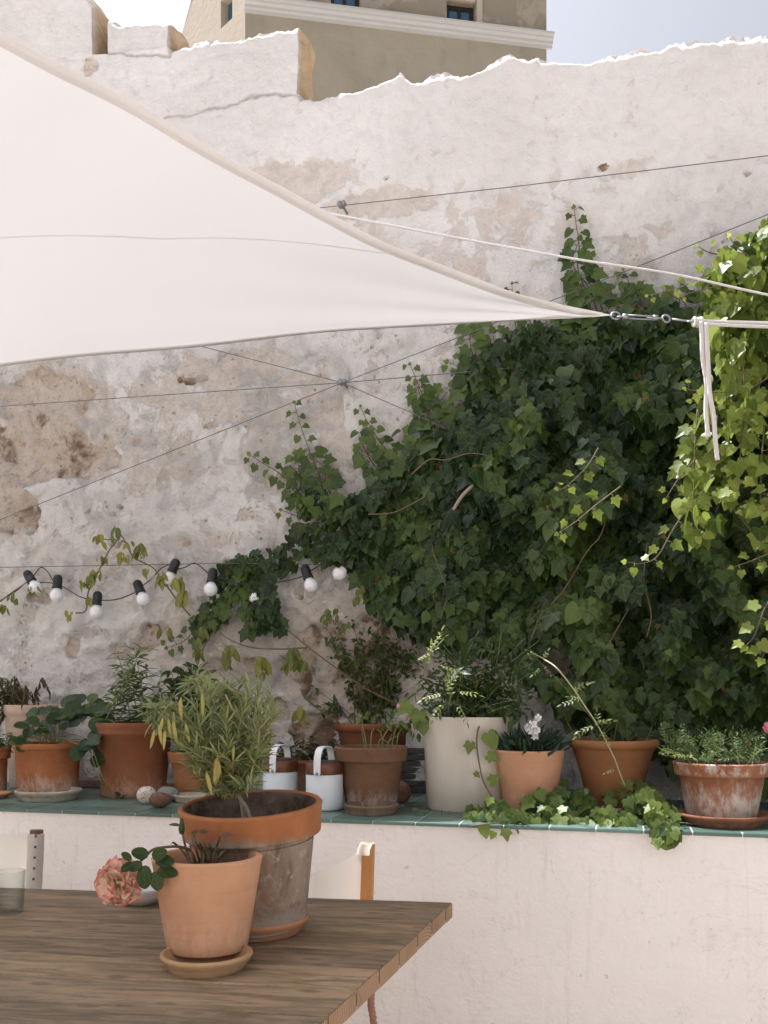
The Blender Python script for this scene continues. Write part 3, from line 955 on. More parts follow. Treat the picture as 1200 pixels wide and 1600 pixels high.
tb = thing('turnbuckle', at(1000, 496, 3.43), 'galvanised turnbuckle with ring and hook between sail tip and rope', 'fitting')
m_ = MB(); ring(m_, at(962, 493.5, 3.445), .016, .0035, (0, -1, .4)); ring(m_, at(970, 495, 3.445), .013, .003, (0, -.4, 1))
m_.build('ring', M_STEEL, tb)
m_ = MB()
for dz in (-.006, .006):
    m_.tube([at(977, 495, 3.44) + Vector((0, 0, dz)), at(1024, 497, 3.425) + Vector((0, 0, dz))], .003, 6)
for px in (977, 1024):
    m_.tube([at(px - 4, 495 + (px - 977) * .04, 3.43), at(px + 4, 495 + (px - 977) * .04, 3.43)], .010, 10)
m_.build('body', M_STEEL, tb)
m_ = MB(); ring(m_, at(1041, 498, 3.42), .014, .004, (.2, -1, .2)); m_.tube([at(1050, 499, 3.42), at(1078, 502, 3.41)], .004, 6); ring(m_, at(1080, 502, 3.41), .014, .0035, (0, -.5, 1))
m_.tube([at(1010, 496.5, 3.43), at(1036, 497.8, 3.42)], .004, 6)
m_.build('hook', M_STEEL, tb)

rp = MB()
rp.tube(smooth([at(1082, 501, 3.41), at(1130, 503, 3.40), at(1210, 505, 3.38), at(1400, 509, 3.3)], 6), .0062, 8)
rp.tube(smooth([at(1082, 505, 3.40), at(1130, 508, 3.39), at(1210, 511, 3.37), at(1400, 516, 3.3)], 6), .0062, 8)
for dx, dy in ((0, 0), (5, 1), (10, 0)):
    ring(rp, at(1085 + dx, 503 + dy, 3.39), .013, .006, (1, .1, .1), 14)
rp.tube(smooth([at(1095, 503, 3.375), at(1097, 530, 3.37), at(1098, 560, 3.37), at(1104, 600, 3.37), at(1103, 640, 3.37), at(1105, 665, 3.37), at(1107, 683, 3.37)], 6), .0085, 8)
rp.tube(smooth([at(1103, 505, 3.37), at(1105, 540, 3.36), at(1107, 580, 3.36), at(1109, 615, 3.36), at(1115, 650, 3.36), at(1118, 690, 3.36), at(1121, 719, 3.36)], 6), .0085, 8)
o_ = rp.build('sail_rope', M_ROPE)
tag(o_, 'thick white rope tied to the sail fitting with two loose ends hanging over the ivy', 'rope')
r2 = MB(); r2.tube(smooth([onwall(330, 300, VWALL - .01), onwall(420, 316, VWALL - .25), at(500, 331, 3.9), at(700, 369, 3.75), at(900, 405, 3.6), at(1050, 428, 3.5), at(1210, 463, 3.4), at(1500, 520, 3.2)], 8), .0042, 6)
tag(r2.build('guy_rope', M_ROPE), 'thin white rope slanting across the upper wall just above the sail tip', 'rope')

VW = VWALL - .075
WIRES = [([(430, 332), (535, 321), (800, 292), (1210, 242), (1500, 205)], 'thin dark wire crossing the clean upper wall above the sail'),
         ([(-300, 932), (0, 812), (535, 598), (760, 510), (1000, 415), (1210, 331), (1500, 214)], 'long dark wire climbing steeply from left edge through the lower anchor'),
         ([(-300, 656), (0, 635), (300, 614), (535, 598), (790, 576), (900, 566)], 'nearly level dark wire through the lower anchor into the ivy'),
         ([(100, 488), (310, 540), (535, 598), (650, 648), (760, 700)], 'dark wire falling from behind the sail through the lower anchor'),
         ([(-300, 888), (0, 886.5), (360, 880), (480, 882), (640, 884)], 'level dark wire low on the wall carrying the bulb string')]
for pts, lab in WIRES:
    w_ = MB(); w_.tube([onwall(p[0], p[1], VW) for p in pts], .0020, 6)
    tag(w_.build('wall_wire', M_WIRE), lab, 'wire')
for (px, py, lab) in ((535, 321, 'small steel wire anchor bolted high on the upper wall'), (536, 598, 'small steel wire anchor where four wires cross below the sail')):
    m_ = MB(); c = onwall(px, py, VW)
    m_.tube([c + WN * .14, c - WN * .02], .006, 8)
    m_.tube([c + WU * -.008 + WN * .01, c + WU * -.008 - WN * .024], .013, 6); m_.tube([c + WU * .012 + WN * .0, c + WU * .012 - WN * .03], .010, 6)
    m_.tube([c + WN * .09, c + WN * .085], .022, 12)
    tag(m_.build('wire_anchor', M_STEEL), lab, 'anchor')

#MARK lights
# ------------------------------------------------------------------ string of bulbs
VS = VWALL - .09
strand = thing('string_lights', onwall(270, 880, VS), 'black festoon cable with round frosted white bulbs hanging along the wall', 'string lights')
cab = MB()
for pts in ([(-120, 985), (0, 938), (40, 911), (50, 903), (63, 887), (74, 893), (84, 909)], [(52, 912), (70, 910), (90, 913), (104, 920), (124, 932), (146, 938), (154, 936)], [(154, 938), (180, 937), (206, 928), (215, 920)],
            [(215, 920), (230, 910), (240, 901), (252, 888), (268, 881), (280, 880), (279, 876), (274, 878)], [(276, 890), (290, 886), (302, 880), (312, 884), (326, 897)],
            [(332, 897), (350, 905), (375, 912), (398, 912)], [(398, 912), (430, 910), (455, 906), (475, 900)], [(478, 896), (490, 889), (506, 880), (525, 876), (545, 874)], [(545, 876), (580, 890), (640, 900)]):
    cab.tube(smooth([onwall(a, b, VS - .004) for a, b in pts], 5), .0026, 6)
kc = simple('black_rubber', (.015, .015, .015, 1), .45, .2, 30, 0)
cab.build('cable', kc, strand)
kb = NT('frosted_bulb_glass')
kb.bsdf.inputs['Base Color'].default_value = (.72, .73, .74, 1); kb.bsdf.inputs['Roughness'].default_value = .18
kb.bsdf.inputs['Subsurface Weight'].default_value = .4; kb.bsdf.inputs['Subsurface Radius'].default_value = (.03, .03, .03)
M_BULB = kb.m
for (sx, sy, bx_, by_) in ((46, 902, 58, 922), (90, 910, 88, 934), (152, 936, 150, 961), (217, 918, 225, 940), (272, 885, 263, 907), (332, 900, 329, 923), (398, 913, 399, 936), (479, 895, 487, 918), (545, 879, 529, 898)):
    vb = VWALL - .02 if sx == 398 else VS
    a = onwall(sx, sy, vb); b = onwall(bx_, by_, vb - .01)
    z = (a - b).normalized(); x = z.orthogonal().normalized(); y = z.cross(x)
    M3 = Matrix((x, y, z)).transposed(); L = (a - b).length
    so = MB(); so.lathe([(.001, .040), (.010, .040), (.017, .036), (.022, .026), (.023, .012), (.023, -.020), (.025, -.022), (.025, -.028), (.020, -.030), (.001, -.030)], a - z * .002, 20, M3)
    s_ = so.build('lamp_socket', kc, strand)
    bb = MB(); rr = .033
    bb.lathe([(.001, -rr)] + [(rr * math.sin(math.pi * k / 12), -rr * math.cos(math.pi * k / 12)) for k in range(1, 10)] + [(.018, rr * .9), (.016, rr * 1.15), (.001, rr * 1.15)], a - z * .066, 22, M3)
    bb.build('bulb', M_BULB, s_)

#MARK pots
# ------------------------------------------------------------------ pots
def place(cx, yb, wb, wr, yr, z):
    """photo measures -> base centre, base radius, rim radius, height"""
    f = onz(cx, yb, z); rb = wb / 2 * f.y / F
    d = Vector((f.x, f.y, 0)).normalized()
    c = Vector((f.x, f.y, z)) + d * rb
    rb = wb / 2 * c.y / F; rr = wr / 2 * c.y / F
    return c, rb, rr, EYE - (yr - HZ) / F * c.y - z


def potprof(style, rb, rr, h, wall_=.012, soil=.8):
    e = .003
    out = [(.001, 0), (rb - e, 0), (rb, e)]
    if style == 'band':      # collar
        bh = h * .24; ro = rr; rc = rr - .014
        rbz = rb + (rc - rb) * (1 - bh / h) + .0
        out += [(rb + (rbz - rb) * .5, (h - bh) * .5), (rbz, h - bh - .002), (rbz + .002, h - bh), (ro * .955, h - bh), (ro * .96, h - bh + .004), (ro - .002, h - .010), (ro, h - .005), (ro - .004, h)]
    elif style == 'lip':     # rolled lip
        lh = max(.024, h * .11); rc = rr - .018
        out += [(rb + (rc - rb) * .33, h * .3), (rb + (rc - rb) * .66, h * .6), (rc - .002, h - lh - .012), (rc + .004, h - lh - .004), (rr - .006, h - lh), (rr, h - lh * .62), (rr, h - lh * .32), (rr - .005, h - .002), (rr - .010, h)]
    elif style == 'ring':    # low lip and a foot ring
        rc = rr - .008
        out = [(.001, 0), (rb + .006, 0), (rb + .010, .006), (rb + .010, h * .13), (rb + .004, h * .145), (rb + .001, h * .16)]
        out += [(rb + (rc - rb) * .5, h * .5), (rc - .004, h * .83), (rc + .004, h * .845), (rc + .005, h * .87), (rc + .001, h * .885), (rr - .002, h * .93), (rr, h - .008), (rr - .004, h)]
    elif style == 'plainband':
        rc = rr - .006
        out += [(rb + (rc - rb) * .5, h * .46), (rc - .004, h * .86), (rc, h * .875), (rr - .001, h * .89), (rr, h - .006), (rr - .004, h)]
    else:
        out += [(rb + (rr - rb) * .35, h * .35), (rb + (rr - rb) * .7, h * .7), (rr - .0012, h - .008), (rr, h - .004), (rr - .004, h)]
    rin = out[-1][0] - wall_
    rs = rb + (rin - rb) * soil
    out += [(rin + .003, h), (rin, h - .004), (rin - .002 if style != 'band' else rin - .004, h * .9), (min(rs, rin), h * soil), (max(rb - wall_, .01), wall_), (.001, wall_)]
    return out, min(rs, rin), h * soil


def pot(name, label, cx, yb, wb, wr, yr, z, style, mat, soil=.85, group=None, tilt=None, cat='potted plant', soilmat=None, wob=.004, inner=None):
    c, rb, rr, h = place(cx, yb, wb, wr, yr, z)
    t = thing(name, c, label, cat, group)
    M3 = None
    if tilt: M3 = Matrix.Rotation(tilt[0], 3, 'X') @ Matrix.Rotation(tilt[1], 3, 'Y')
    pr, rs, zs = potprof(style, rb, rr, h, .012 if rr > .09 else .008, soil)
    m = MB(); m.lathe(pr, c, 72, M3, wob, rng.uniform(0, 6))
    po = m.build('pot', mat, t)
    if inner:
        po.data.materials.append(inner)
        kr_ = next(i for i, q in enumerate(pr) if i > 3 and q[1] >= h - 1e-6)
        for fi, pl in enumerate(po.data.polygons):
            if (kr_ + 2) * 72 <= fi < (len(pr) - 1) * 72: pl.material_index = 1
    s = MB()
    P = []
    for i in range(9):
        row = []
        for k in range(33):
            a = 2 * math.pi * k / 32; r = (rs + .004) * i / 8
            q = Vector((r * math.cos(a), r * math.sin(a), zs + (0 if i == 8 else .012 * (float(vnoise(np.array(r * 60 * math.cos(a) + 50), np.array(r * 60 * math.sin(a) + 50))) - .3))))
            row.append(c + (M3 @ q if M3 else q))
        P.append(row)
    s.grid(P); s.build('soil', soilmat or M_SOIL, t)
    top = c + (M3 @ Vector((0, 0, zs)) if M3 else Vector((0, 0, zs)))
    return t, c, top, rs, h, rr


def saucer(label, cx, yb, wf, wr, hpx, z, mat, group='plant saucers', rim=.010):
    c, rb, rr, _ = place(cx, yb, wf, wr, yb, z)
    h = hpx / F * c.y
    t = MB()
    t.lathe([(.001, 0), (rb - .002, 0), (rb, .002), (rb + (rr - rb) * .55, h * .45), (rb + (rr - rb) * .6, h * .5), (rb + (rr - rb) * .72, h * .52), (rr - .003, h * .72), (rr, h * .8), (rr, h * .93), (rr - .003, h), (rr - rim, h), (rr - rim - .003, h - .003), (rb - .008, .008), (.001, .008)], c, 64, None, .003)
    o = bpy.data.objects.new('saucer', None)
    bpy.data.objects.remove(o)
    root = thing('saucer', c, label, 'saucer', group)
    # a saucer is a single mesh: link it under its own base point
    bpy.data.objects.remove(root)
    me = bpy.data.meshes.new('saucer'); me.from_pydata([v - c for v in t.v], [], t.f); me.update()
    me.polygons.foreach_set('use_smooth', [True] * len(me.polygons)); me.materials.append(mat)
    o = bpy.data.objects.new('saucer', me); o.location = c; col.objects.link(o)
    tag(o, label, 'saucer', group)
    return c, h


TC = terracotta
BIGZ = .228
T_ORANGE = TC('terracotta_orange', (.27, .095, .034, 1), (.35, .140, .055, 1), .95, (.0, .17), (.50, .40, .33, 1), .15)
T_DEEP = TC('terracotta_deep', (.165, .053, .020, 1), (.225, .080, .031, 1), .35, (0.0, .22), (.45, .33, .25, 1), .25)
T_SMOOTH = TC('terracotta_smooth_new', (.48, .255, .145, 1), (.56, .32, .19, 1), .55, (.0, .16), (.66, .45, .32, 1), .0, rough=.78)
T_OCHRE = TC('terracotta_ochre', (.255, .108, .042, 1), (.31, .142, .060, 1), .25, (0, .05), (.5, .4, .3, 1), .1)
T_BROWN = TC('terracotta_brown_aged', (.150, .076, .038, 1), (.205, .110, .060, 1), .9, (0.01, .10), (.46, .41, .36, 1), .35)
T_WHITEWASH = TC('terracotta_limed', (.24, .090, .040, 1), (.30, .135, .070, 1), 1.0, (0.03, .24), (.50, .46, .41, 1), .25, rimwash=(.155, .25))
T_PALE = TC('terracotta_pale', (.46, .33, .25, 1), (.52, .40, .32, 1), .4, (0, .3), (.55, .48, .42, 1))
kb_ = NT('terracotta_big_aged')
zb_ = kb_.sep(kb_.obj())[2]
q1, q2, q3 = kb_.noise(9, 8, .65, .4), kb_.noise(30, 7, .7, .3), kb_.noise(14, 7, .65, .6, kb_.obj((1, 1, .45)))
orange = kb_.mix(kb_.step(q1, .3, .7), (.285, .108, .040, 1), (.36, .148, .058, 1))
orange = kb_.mix(kb_.math('MULTIPLY', kb_.step(q2, .52, .70), .30), orange, (.22, .11, .06, 1))
aged = kb_.mix(kb_.step(q3, .36, .62), (.150, .098, .066, 1), (.300, .235, .185, 1))
aged = kb_.mix(kb_.math('MULTIPLY', kb_.step(q2, .55, .68), .75), aged, (.42, .37, .32, 1))
aged = kb_.mix(kb_.math('MULTIPLY', kb_.step(q1, .56, .64), .6), aged, (.20, .095, .052, 1))
bz = kb_.math('SUBTRACT', 1.0, kb_.step(kb_.math('ADD', zb_, kb_.math('MULTIPLY', q2, .03)), .03, .075))
aged = kb_.mix(kb_.math('MULTIPLY', bz, .7), aged, (.42, .38, .33, 1))
zsel = kb_.step(kb_.math('ADD', zb_, kb_.math('MULTIPLY', kb_.math('SUBTRACT', q1, .5), .05)), BIGZ - .012, BIGZ + .012)
T_BIG = kb_.fin(kb_.mix(zsel, aged, orange), .82, kb_.bump(kb_.math('ADD', q2, kb_.noise(110, 3)), .0016, .8), .25)
ki_ = NT('pot_inside_dirt')
i1, i2 = ki_.noise(12, 7, .65, .4), ki_.noise(40, 5, .7)
ic = ki_.mix(ki_.step(i1, .35, .62), (.070, .048, .034, 1), (.165, .125, .098, 1))
ic = ki_.mix(ki_.math('MULTIPLY', ki_.step(i2, .56, .70), .6), ic, (.30, .27, .24, 1))
T_INNER = ki_.fin(ic, .95, ki_.bump(i2, .002), .1)
T_SAUC = TC('saucer_ochre', (.40, .245, .125, 1), (.46, .30, .165, 1), .3, (0, .05), (.5, .42, .32, 1))
T_SAUCO = TC('saucer_orange', (.40, .195, .095, 1), (.45, .23, .12, 1), .2, (0, .05))
T_SAUCG = TC('saucer_limed', (.36, .27, .19, 1), (.48, .42, .34, 1), .9, (.0, .05), (.56, .52, .45, 1), .3)
T_SAUCD = TC('saucer_dark_red', (.16, .06, .03, 1), (.22, .09, .05, 1), .2, (0, .05))
T_SAUCB = TC('saucer_dark_brown', (.12, .075, .045, 1), (.19, .13, .085, 1), .4, (0, .05), (.4, .35, .3, 1))
kw = NT('white_glazed_ceramic')
wz = kw.noise(9, 6, .6, .2, kw.obj((1, 1, .25)))
wc = kw.mix(kw.step(wz, .4, .7), (.50, .452, .385, 1), (.57, .52, .45, 1))
M_CERAMIC = kw.fin(wc, .35, kw.bump(kw.noise(5, 3, .5, 0, kw.obj((1, 1, .2))), .006), .45)


def stems_add(sm_, pts, r0, r1=None, n=5, sub=5):
    P = smooth(pts, sub)
    k = len(P)
    sm_.tube(P, [r0 + ((r1 if r1 is not None else r0 * .5) - r0) * i / (k - 1) for i in range(k)], n)
    return P


def up_rand(lean=.5):
    return Vector((rng.uniform(-lean, lean), rng.uniform(-lean, lean), 1)).normalized()


def herb(t, top, rs, count, hgt, kind, size, mat, smat, lean=.4, young=.1, dens=10, wide=1.0, droop=.2, stem_r=.0022, rand=.7, whorl=2):
    L = Leaves(); S = MB()
    for i in range(count):
        a = rng.uniform(0, 6.283); r = rs * .8 * math.sqrt(rng.random())
        b = top + Vector((r * math.cos(a), r * math.sin(a), -.005))
        d = Vector((math.cos(a) * lean * (r / rs + .2), math.sin(a) * lean * (r / rs + .2), 1)) + rv(.15)
        h = hgt * rng.uniform(.55, 1.0)
        e = b + d.normalized() * h + Vector((0, 0, -droop * h * lean))
        P = stems_add(S, [b, b.lerp(e, .5) + rv(.012) + Vector((0, 0, .03 * h)), e], stem_r, stem_r * .5)
        for j in range(dens):
            f = .12 + .88 * j / dens
            p = P[min(len(P) - 1, int(f * (len(P) - 1)))]
            for w_ in range(whorl):
                aa = rng.uniform(0, 6.283)
                T = Vector((math.cos(aa), math.sin(aa), rng.uniform(-.2, .9)))
                N = Vector((0, 0, 1)) + rv(rand)
                L.add(kind, p, N, T, size * rng.uniform(.6, 1.15) * (1 - .35 * f), None, (rng.random() if rng.random() < young else 0.0), wide)
    S.build('stems', smat, t)
    return L.build('foliage', mat, t)


GP = None
# far left small pot
t, c, top, rs, h, rr = pot('terracotta_pot', 'small terracotta pot cut off by the left edge of the ledge', -10, 1243, 38, 52, 1167, LEDGE, 'band', T_ORANGE, .86)
herb(t, top, rs, 12, .14, 'oval', .05, M_HERB, M_GSTEM, .5, .1, 8)
saucer('orange saucer under the small pot at the left edge', -10, 1249, 40, 54, 9, LEDGE, T_SAUCO)
# pale pot behind the strawberry
t, c, top, rs, h, rr = pot('terracotta_pot', 'pale faded terracotta pot standing behind the strawberry pot', 48, 1232, 62, 82, 1101, LEDGE, 'plainband', T_PALE, .9)
L = Leaves(); S = MB()
for i in range(34):
    a = rng.uniform(0, 6.283)
    b = top + Vector((rng.uniform(-.08, .04), rng.uniform(-.06, .06), 0))
    e = b + Vector((rng.uniform(-.26, .10), rng.uniform(-.2, .1), rng.uniform(-.08, .13)))
    P = stems_add(S, [b, b.lerp(e, .5) + Vector((0, 0, .11)), e], .0028, .0012)
    for p in P[4:]:
        for q in range(2):
            L.add('lance', p, rv(1), Vector((rng.uniform(-.5, .5), rng.uniform(-.6, .2), -1)), rng.uniform(.03, .06), None, .5 if rng.random() < .3 else 0, 1.6)
S.build('stems', M_STEM, t); L.build('foliage', M_DARK, t)
# strawberry
t, c, top, rs, h, rr = pot('terracotta_pot', 'weathered orange terracotta pot of strawberry plants with trailing runners', 75, 1243, 88, 104, 1160, LEDGE + .012, 'plainband', T_ORANGE, .94)
L = Leaves(); S = MB()


def trifoliate(p, d, s):
    d = d.normalized(); up = Vector((0, -.75, .65)) + rv(.3)
    side = d.cross(up).normalized()
    for T, k in ((d, 1.0), (d * .35 + side, .92), (d * .35 - side, .92)):
        L.add('round', p, up + rv(.15), T + Vector((0, 0, rng.uniform(-.45, .05))), s * k * rng.uniform(.9, 1.1), None, .6 if rng.random() < .06 else 0)


yS = c.y
for (px, py, dy, s) in ((100, 1105, -.02, .085), (78, 1112, .03, .075), (128, 1110, 0, .085), (150, 1120, -.05, .10), (112, 1098, .05, .08), (62, 1128, -.06, .07), (45, 1135, -.08, .07), (40, 1158, -.10, .06), (30, 1163, -.11, .055),
                        (138, 1155, -.12, .085), (125, 1165, -.13, .085), (160, 1170, -.06, .09), (95, 1120, -.08, .07), (140, 1098, .02, .075), (70, 1140, -.1, .06), (108, 1130, -.06, .07), (150, 1180, -.07, .07), (58, 1118, .05, .07)):
    e = at(px, py, yS + dy); b = top + Vector((rng.uniform(-.05, .05), rng.uniform(-.04, .04), 0))
    P = stems_add(S, [b, b.lerp(e, .5) + Vector((0, 0, .035)), e], .0024, .0016)
    trifoliate(e, Vector((e.x - b.x, e.y - b.y - .03, .02)), s)
run = [at(138, 1165, yS - .12), at(146, 1190, yS - .14), at(158, 1222, yS - .16), at(172, 1244, yS - .12), at(195, 1254, yS - .14)]
stems_add(S, run, .0024, .0018); stems_add(S, [p + Vector((.010, .01, .004)) for p in run], .0024, .0016)
for (px, py) in ((187, 1240), (196, 1252), (190, 1246), (201, 1254)):
    p = at(px, py, yS - .13); trifoliate(p, Vector((rng.uniform(-1, 1), -.2, .3)), .022)
S.build('stems', M_GSTEM, t); L.build('foliage', M_STRAW, t)
saucer('lime crusted saucer under the strawberry pot', 76, 1253.5, 82, 101, 16, LEDGE, T_SAUCG)
# big deep orange planter
t, c, top, rs, h, rr = pot('terracotta_pot', 'large deep orange terracotta planter of tall narrow leaved herb', 210, 1247, 96, 122, 1128, LEDGE, 'ring', T_DEEP, .93)
L = Leaves(); S = MB()
for i in range(11):
    px = rng.uniform(182, 256); b = top + Vector((rng.uniform(-.13, .12), rng.uniform(-.1, .08), 0))
    yt = rng.uniform(1015, 1085) if px < 235 else rng.uniform(1040, 1100)
    e = at(px + rng.uniform(-8, 10), yt, top.y + rng.uniform(-.12, .1))
    P = stems_add(S, [b, b.lerp(e, .5) + rv(.015), e], .0028, .0012)
    for k, p in enumerate(P[1:]):
        for q in range(4):
            a = rng.uniform(0, 6.283)
            L.add('lance', p, Vector((0, 0, 1)) + rv(.5), Vector((math.cos(a), math.sin(a), rng.uniform(-.1, .7))), rng.uniform(.05, .085), None, rng.random() * .5 if rng.random() < .15 else 0, 1.5)
S.build('stems', M_GSTEM, t); L.build('foliage', M_HERB, t)
saucer('dull orange saucer half hidden behind the large planter and stones', 246, 1241, 52, 62, 12, LEDGE, T_DEEP)


# stones
def stone(px, yb, wpx, hpx, label, mat, seed, depth=1.0):
    f = onz(px, yb, LEDGE); r = wpx / 2 * f.y / F; hh = hpx / 2 * f.y / F
    c = Vector((f.x, f.y + r * depth * .6, LEDGE + hh * .95))
    m = MB(); m.blob(c, (r, r * depth, hh), 28, 18, .12, seed, Matrix.Rotation(rng.uniform(-.1, .1), 3, 'Y'))
    base = Vector((c.x, c.y, LEDGE))
    o = bpy.data.objects.new('pebble', None); bpy.data.objects.remove(o)
    me = bpy.data.meshes.new('pebble'); me.from_pydata([v - base for v in m.v], [], m.f); me.update()
    me.polygons.foreach_set('use_smooth', [True] * len(me.polygons)); me.materials.append(mat)
    o = bpy.data.objects.new('pebble', me); o.location = base; col.objects.link(o)
    tag(o, label, 'stone', 'stones on the ledge')


def stone_mat(name, a, b, sp):
    k = NT(name)
    c = k.mix(k.noise(14, 6), a, b)
    c = k.mix(k.step(k.noise(120, 3), .56, .64), c, sp)
    return k.fin(c, .8, k.bump(k.noise(90, 4), .002), .2)


stone(227, 1257.5, 30, 29, 'round white stone with dark speckles left of the brown stone', stone_mat('white_speckled_stone', (.50, .44, .38, 1), (.62, .56, .49, 1), (.17, .12, .09, 1)), 3, .9)
stone(248, 1263, 37, 25, 'smooth brown oval stone in front of the other stones', stone_mat('brown_stone', (.115, .062, .042, 1), (.17, .095, .065, 1), (.08, .045, .03, 1)), 8, .8)
stone(261, 1253, 36, 24, 'grey green speckled stone behind the brown stone', stone_mat('grey_speckled_stone', (.16, .17, .145, 1), (.25, .26, .22, 1), (.09, .09, .08, 1)), 14, .8)
stone(626, 1255, 34, 34, 'round rusty stone ball behind the aged brown pot', stone_mat('rust_stone', (.16, .085, .05, 1), (.23, .13, .08, 1), (.10, .05, .03, 1)), 21, .9)
# medium pot with dark shrub
t, c, top, rs, h, rr = pot('terracotta_pot', 'medium collared terracotta pot with a dark bushy herb beside the stones', 301, 1244, 54, 78, 1174, LEDGE + .012, 'band', T_OCHRE, .86)
L = Leaves(); S = MB()
for (px, py) in ((268, 1050), (285, 1045), (300, 1042), (312, 1046), (325, 1052), (335, 1066), (290, 1062), (305, 1070), (278, 1075), (320, 1075), (262, 1060), (296, 1088), (312, 1092), (270, 1100), (282, 1110), (260, 1120)):
    e = at(px, py, top.y + rng.uniform(-.05, .08)); b = top + rv(.02)
    P = stems_add(S, [b, b.lerp(e, .55) + rv(.02), e], .003, .0015)
    for p in P[3:]:
        for q in range(5):
            L.add('oval', p, Vector((0, -.6, .7)) + rv(.6), Vector((rng.uniform(-1, 1), rng.uniform(-.6, .3), rng.uniform(-.6, .5))), rng.uniform(.035, .06), None, 0)
S.build('stems', M_STEM, t); L.build('foliage', M_ROSELEAF, t)
saucer('pale grey saucer under the medium collared pot', 303, 1255.5, 54, 64, 12, LEDGE, T_SAUCG)
# long planter behind the lanterns
t, c, top, rs, h, rr = pot('terracotta_pot', 'wide orange terracotta bowl behind the two lanterns', 474, 1243, 92, 128, 1184, LEDGE, 'plainband', T_DEEP, .88)
herb(t, top, rs, 26, .17, 'oval', .042, M_DARK, M_STEM, .6, .25, 9)
# brown aged pot
t, c, top, rs, h, rr = pot('terracotta_pot', 'brown aged collared pot with lime crusted foot and bare rose twigs', 580, 1262, 80, 115, 1166, LEDGE + .012, 'band', T_BROWN, .88)
L = Leaves(); S = MB()
Yp = top.y
for pts in (((575, 1168), (570, 1150), (566, 1128), (575, 1112)), ((580, 1168), (580, 1150), (584, 1138)), ((600, 1168), (596, 1148), (590, 1140)), ((602, 1168), (608, 1158), (620, 1150), (626, 1140)), ((590, 1168), (594, 1155), (606, 1160), (612, 1148)),
            ((618, 1166), (622, 1150), (628, 1138)), ((572, 1168), (568, 1158), (565, 1140)), ((595, 1168), (600, 1150), (622, 1120), (626, 1102)), ((610, 1166), (618, 1140), (634, 1124))):
    stems_add(S, [top + Vector(((pts[0][0] - 580) / F * Yp, 0, -.01))] + [at(x, y, Yp + rng.uniform(-.02, .02)) for x, y in pts[1:]], .0028, .0016)
for (px, py) in ((606, 1130), (612, 1122), (622, 1136), (628, 1128), (600, 1138), (640, 1140), (584, 1120), (566, 1122), (618, 1112), (636, 1130), (650, 1148)):
    for q in range(3):
        L.add('oval', at(px + rng.uniform(-4, 4), py + rng.uniform(-3, 3), Yp + rng.uniform(-.03, .03)), Vector((0, -.7, .6)) + rv(.5), rv(1) + Vector((0, 0, -.3)), rng.uniform(.03, .045), None, .4 * rng.random())
S.build('stems', M_GSTEM, t); L.build('foliage', M_HERB, t)
M_BUD = simple('pink_bud', (.55, .32, .28, 1), .6)
for (px, py) in ((623, 1104), (634, 1122)):
    B = MB(); B.blob(at(px, py, Yp), (.009, .009, .013), 12, 8); B.build('rose_bud', M_BUD, t)
saucer('dark brown saucer under the aged brown pot', 580, 1275.5, 76, 86, 15, LEDGE, T_SAUCB)
# pot behind it
t, c, top, rs, h, rr = pot('terracotta_pot', 'tall terracotta pot with rolled lip standing behind the aged brown pot', 586, 1240, 84, 128, 1129, LEDGE, 'lip', T_DEEP, .94)
L = Leaves(); S = MB()
for i in range(80):
    b = top + Vector((rng.uniform(-.1, .1), rng.uniform(-.08, .08), 0))
    e = at(rng.uniform(490, 660), rng.uniform(960, 1115), top.y + rng.uniform(-.12, .12))
    P = stems_add(S, [b, b.lerp(e, .5) + rv(.03) + Vector((0, 0, .03)), e], .0026, .0012)
    br = rng.random() < .45
    for p in P[3:]:
        if br and rng.random() < .5: continue
        for q in range(3):
            L.add('oval', p + rv(.02), Vector((0, -.6, .6)) + rv(.6), rv(1) + Vector((0, 0, -.2)), rng.uniform(.022, .045), None, .25 * rng.random())
S.build('stems', M_STEM, t); L.build('foliage', M_JAS, t)
# dark roof slates stacked at the back
m_ = MB()
for i in range(7):
    cc = onz(652, 1243, LEDGE) + Vector((rng.uniform(-.008, .008), .16 + rng.uniform(-.008, .008), .016 + i * .030))
    m_.box(cc, (.16 + rng.uniform(-.01, .01), .14, .026), Matrix.Rotation(-WA + rng.uniform(-.05, .05), 3, 'Z'), .003)
tag(m_.build('slate_stack', simple('dark_slate', (.055, .052, .048, 1), .7, .3, 25, .003), None, False), 'stack of dark flat slates behind the white ceramic pot', 'slates')
# white ceramic
t, c, top, rs, h, rr = pot('ceramic_pot', 'tall white ceramic cylinder pot with jasmine growing out of it', 733, 1270, 133, 143, 1119, LEDGE, 'plain', M_CERAMIC, .93)
L = Leaves(); S = MB()


def pinnate(Lv, p, d, s, n=3, nrm=None, young=0.0):
    d = d.normalized(); up = (nrm or Vector((0, -.6, .8))) + rv(.4)
    side = d.cross(up).normalized()
    for k in range(n):
        q = p + d * s * .55 * k
        for sg in (-1, 1):
            Lv.add('oval', q, up, side * sg + d * .7, s * .62, None, young, .9)
    Lv.add('oval', p + d * s * .55 * n, up, d, s * .85, None, young, .9)


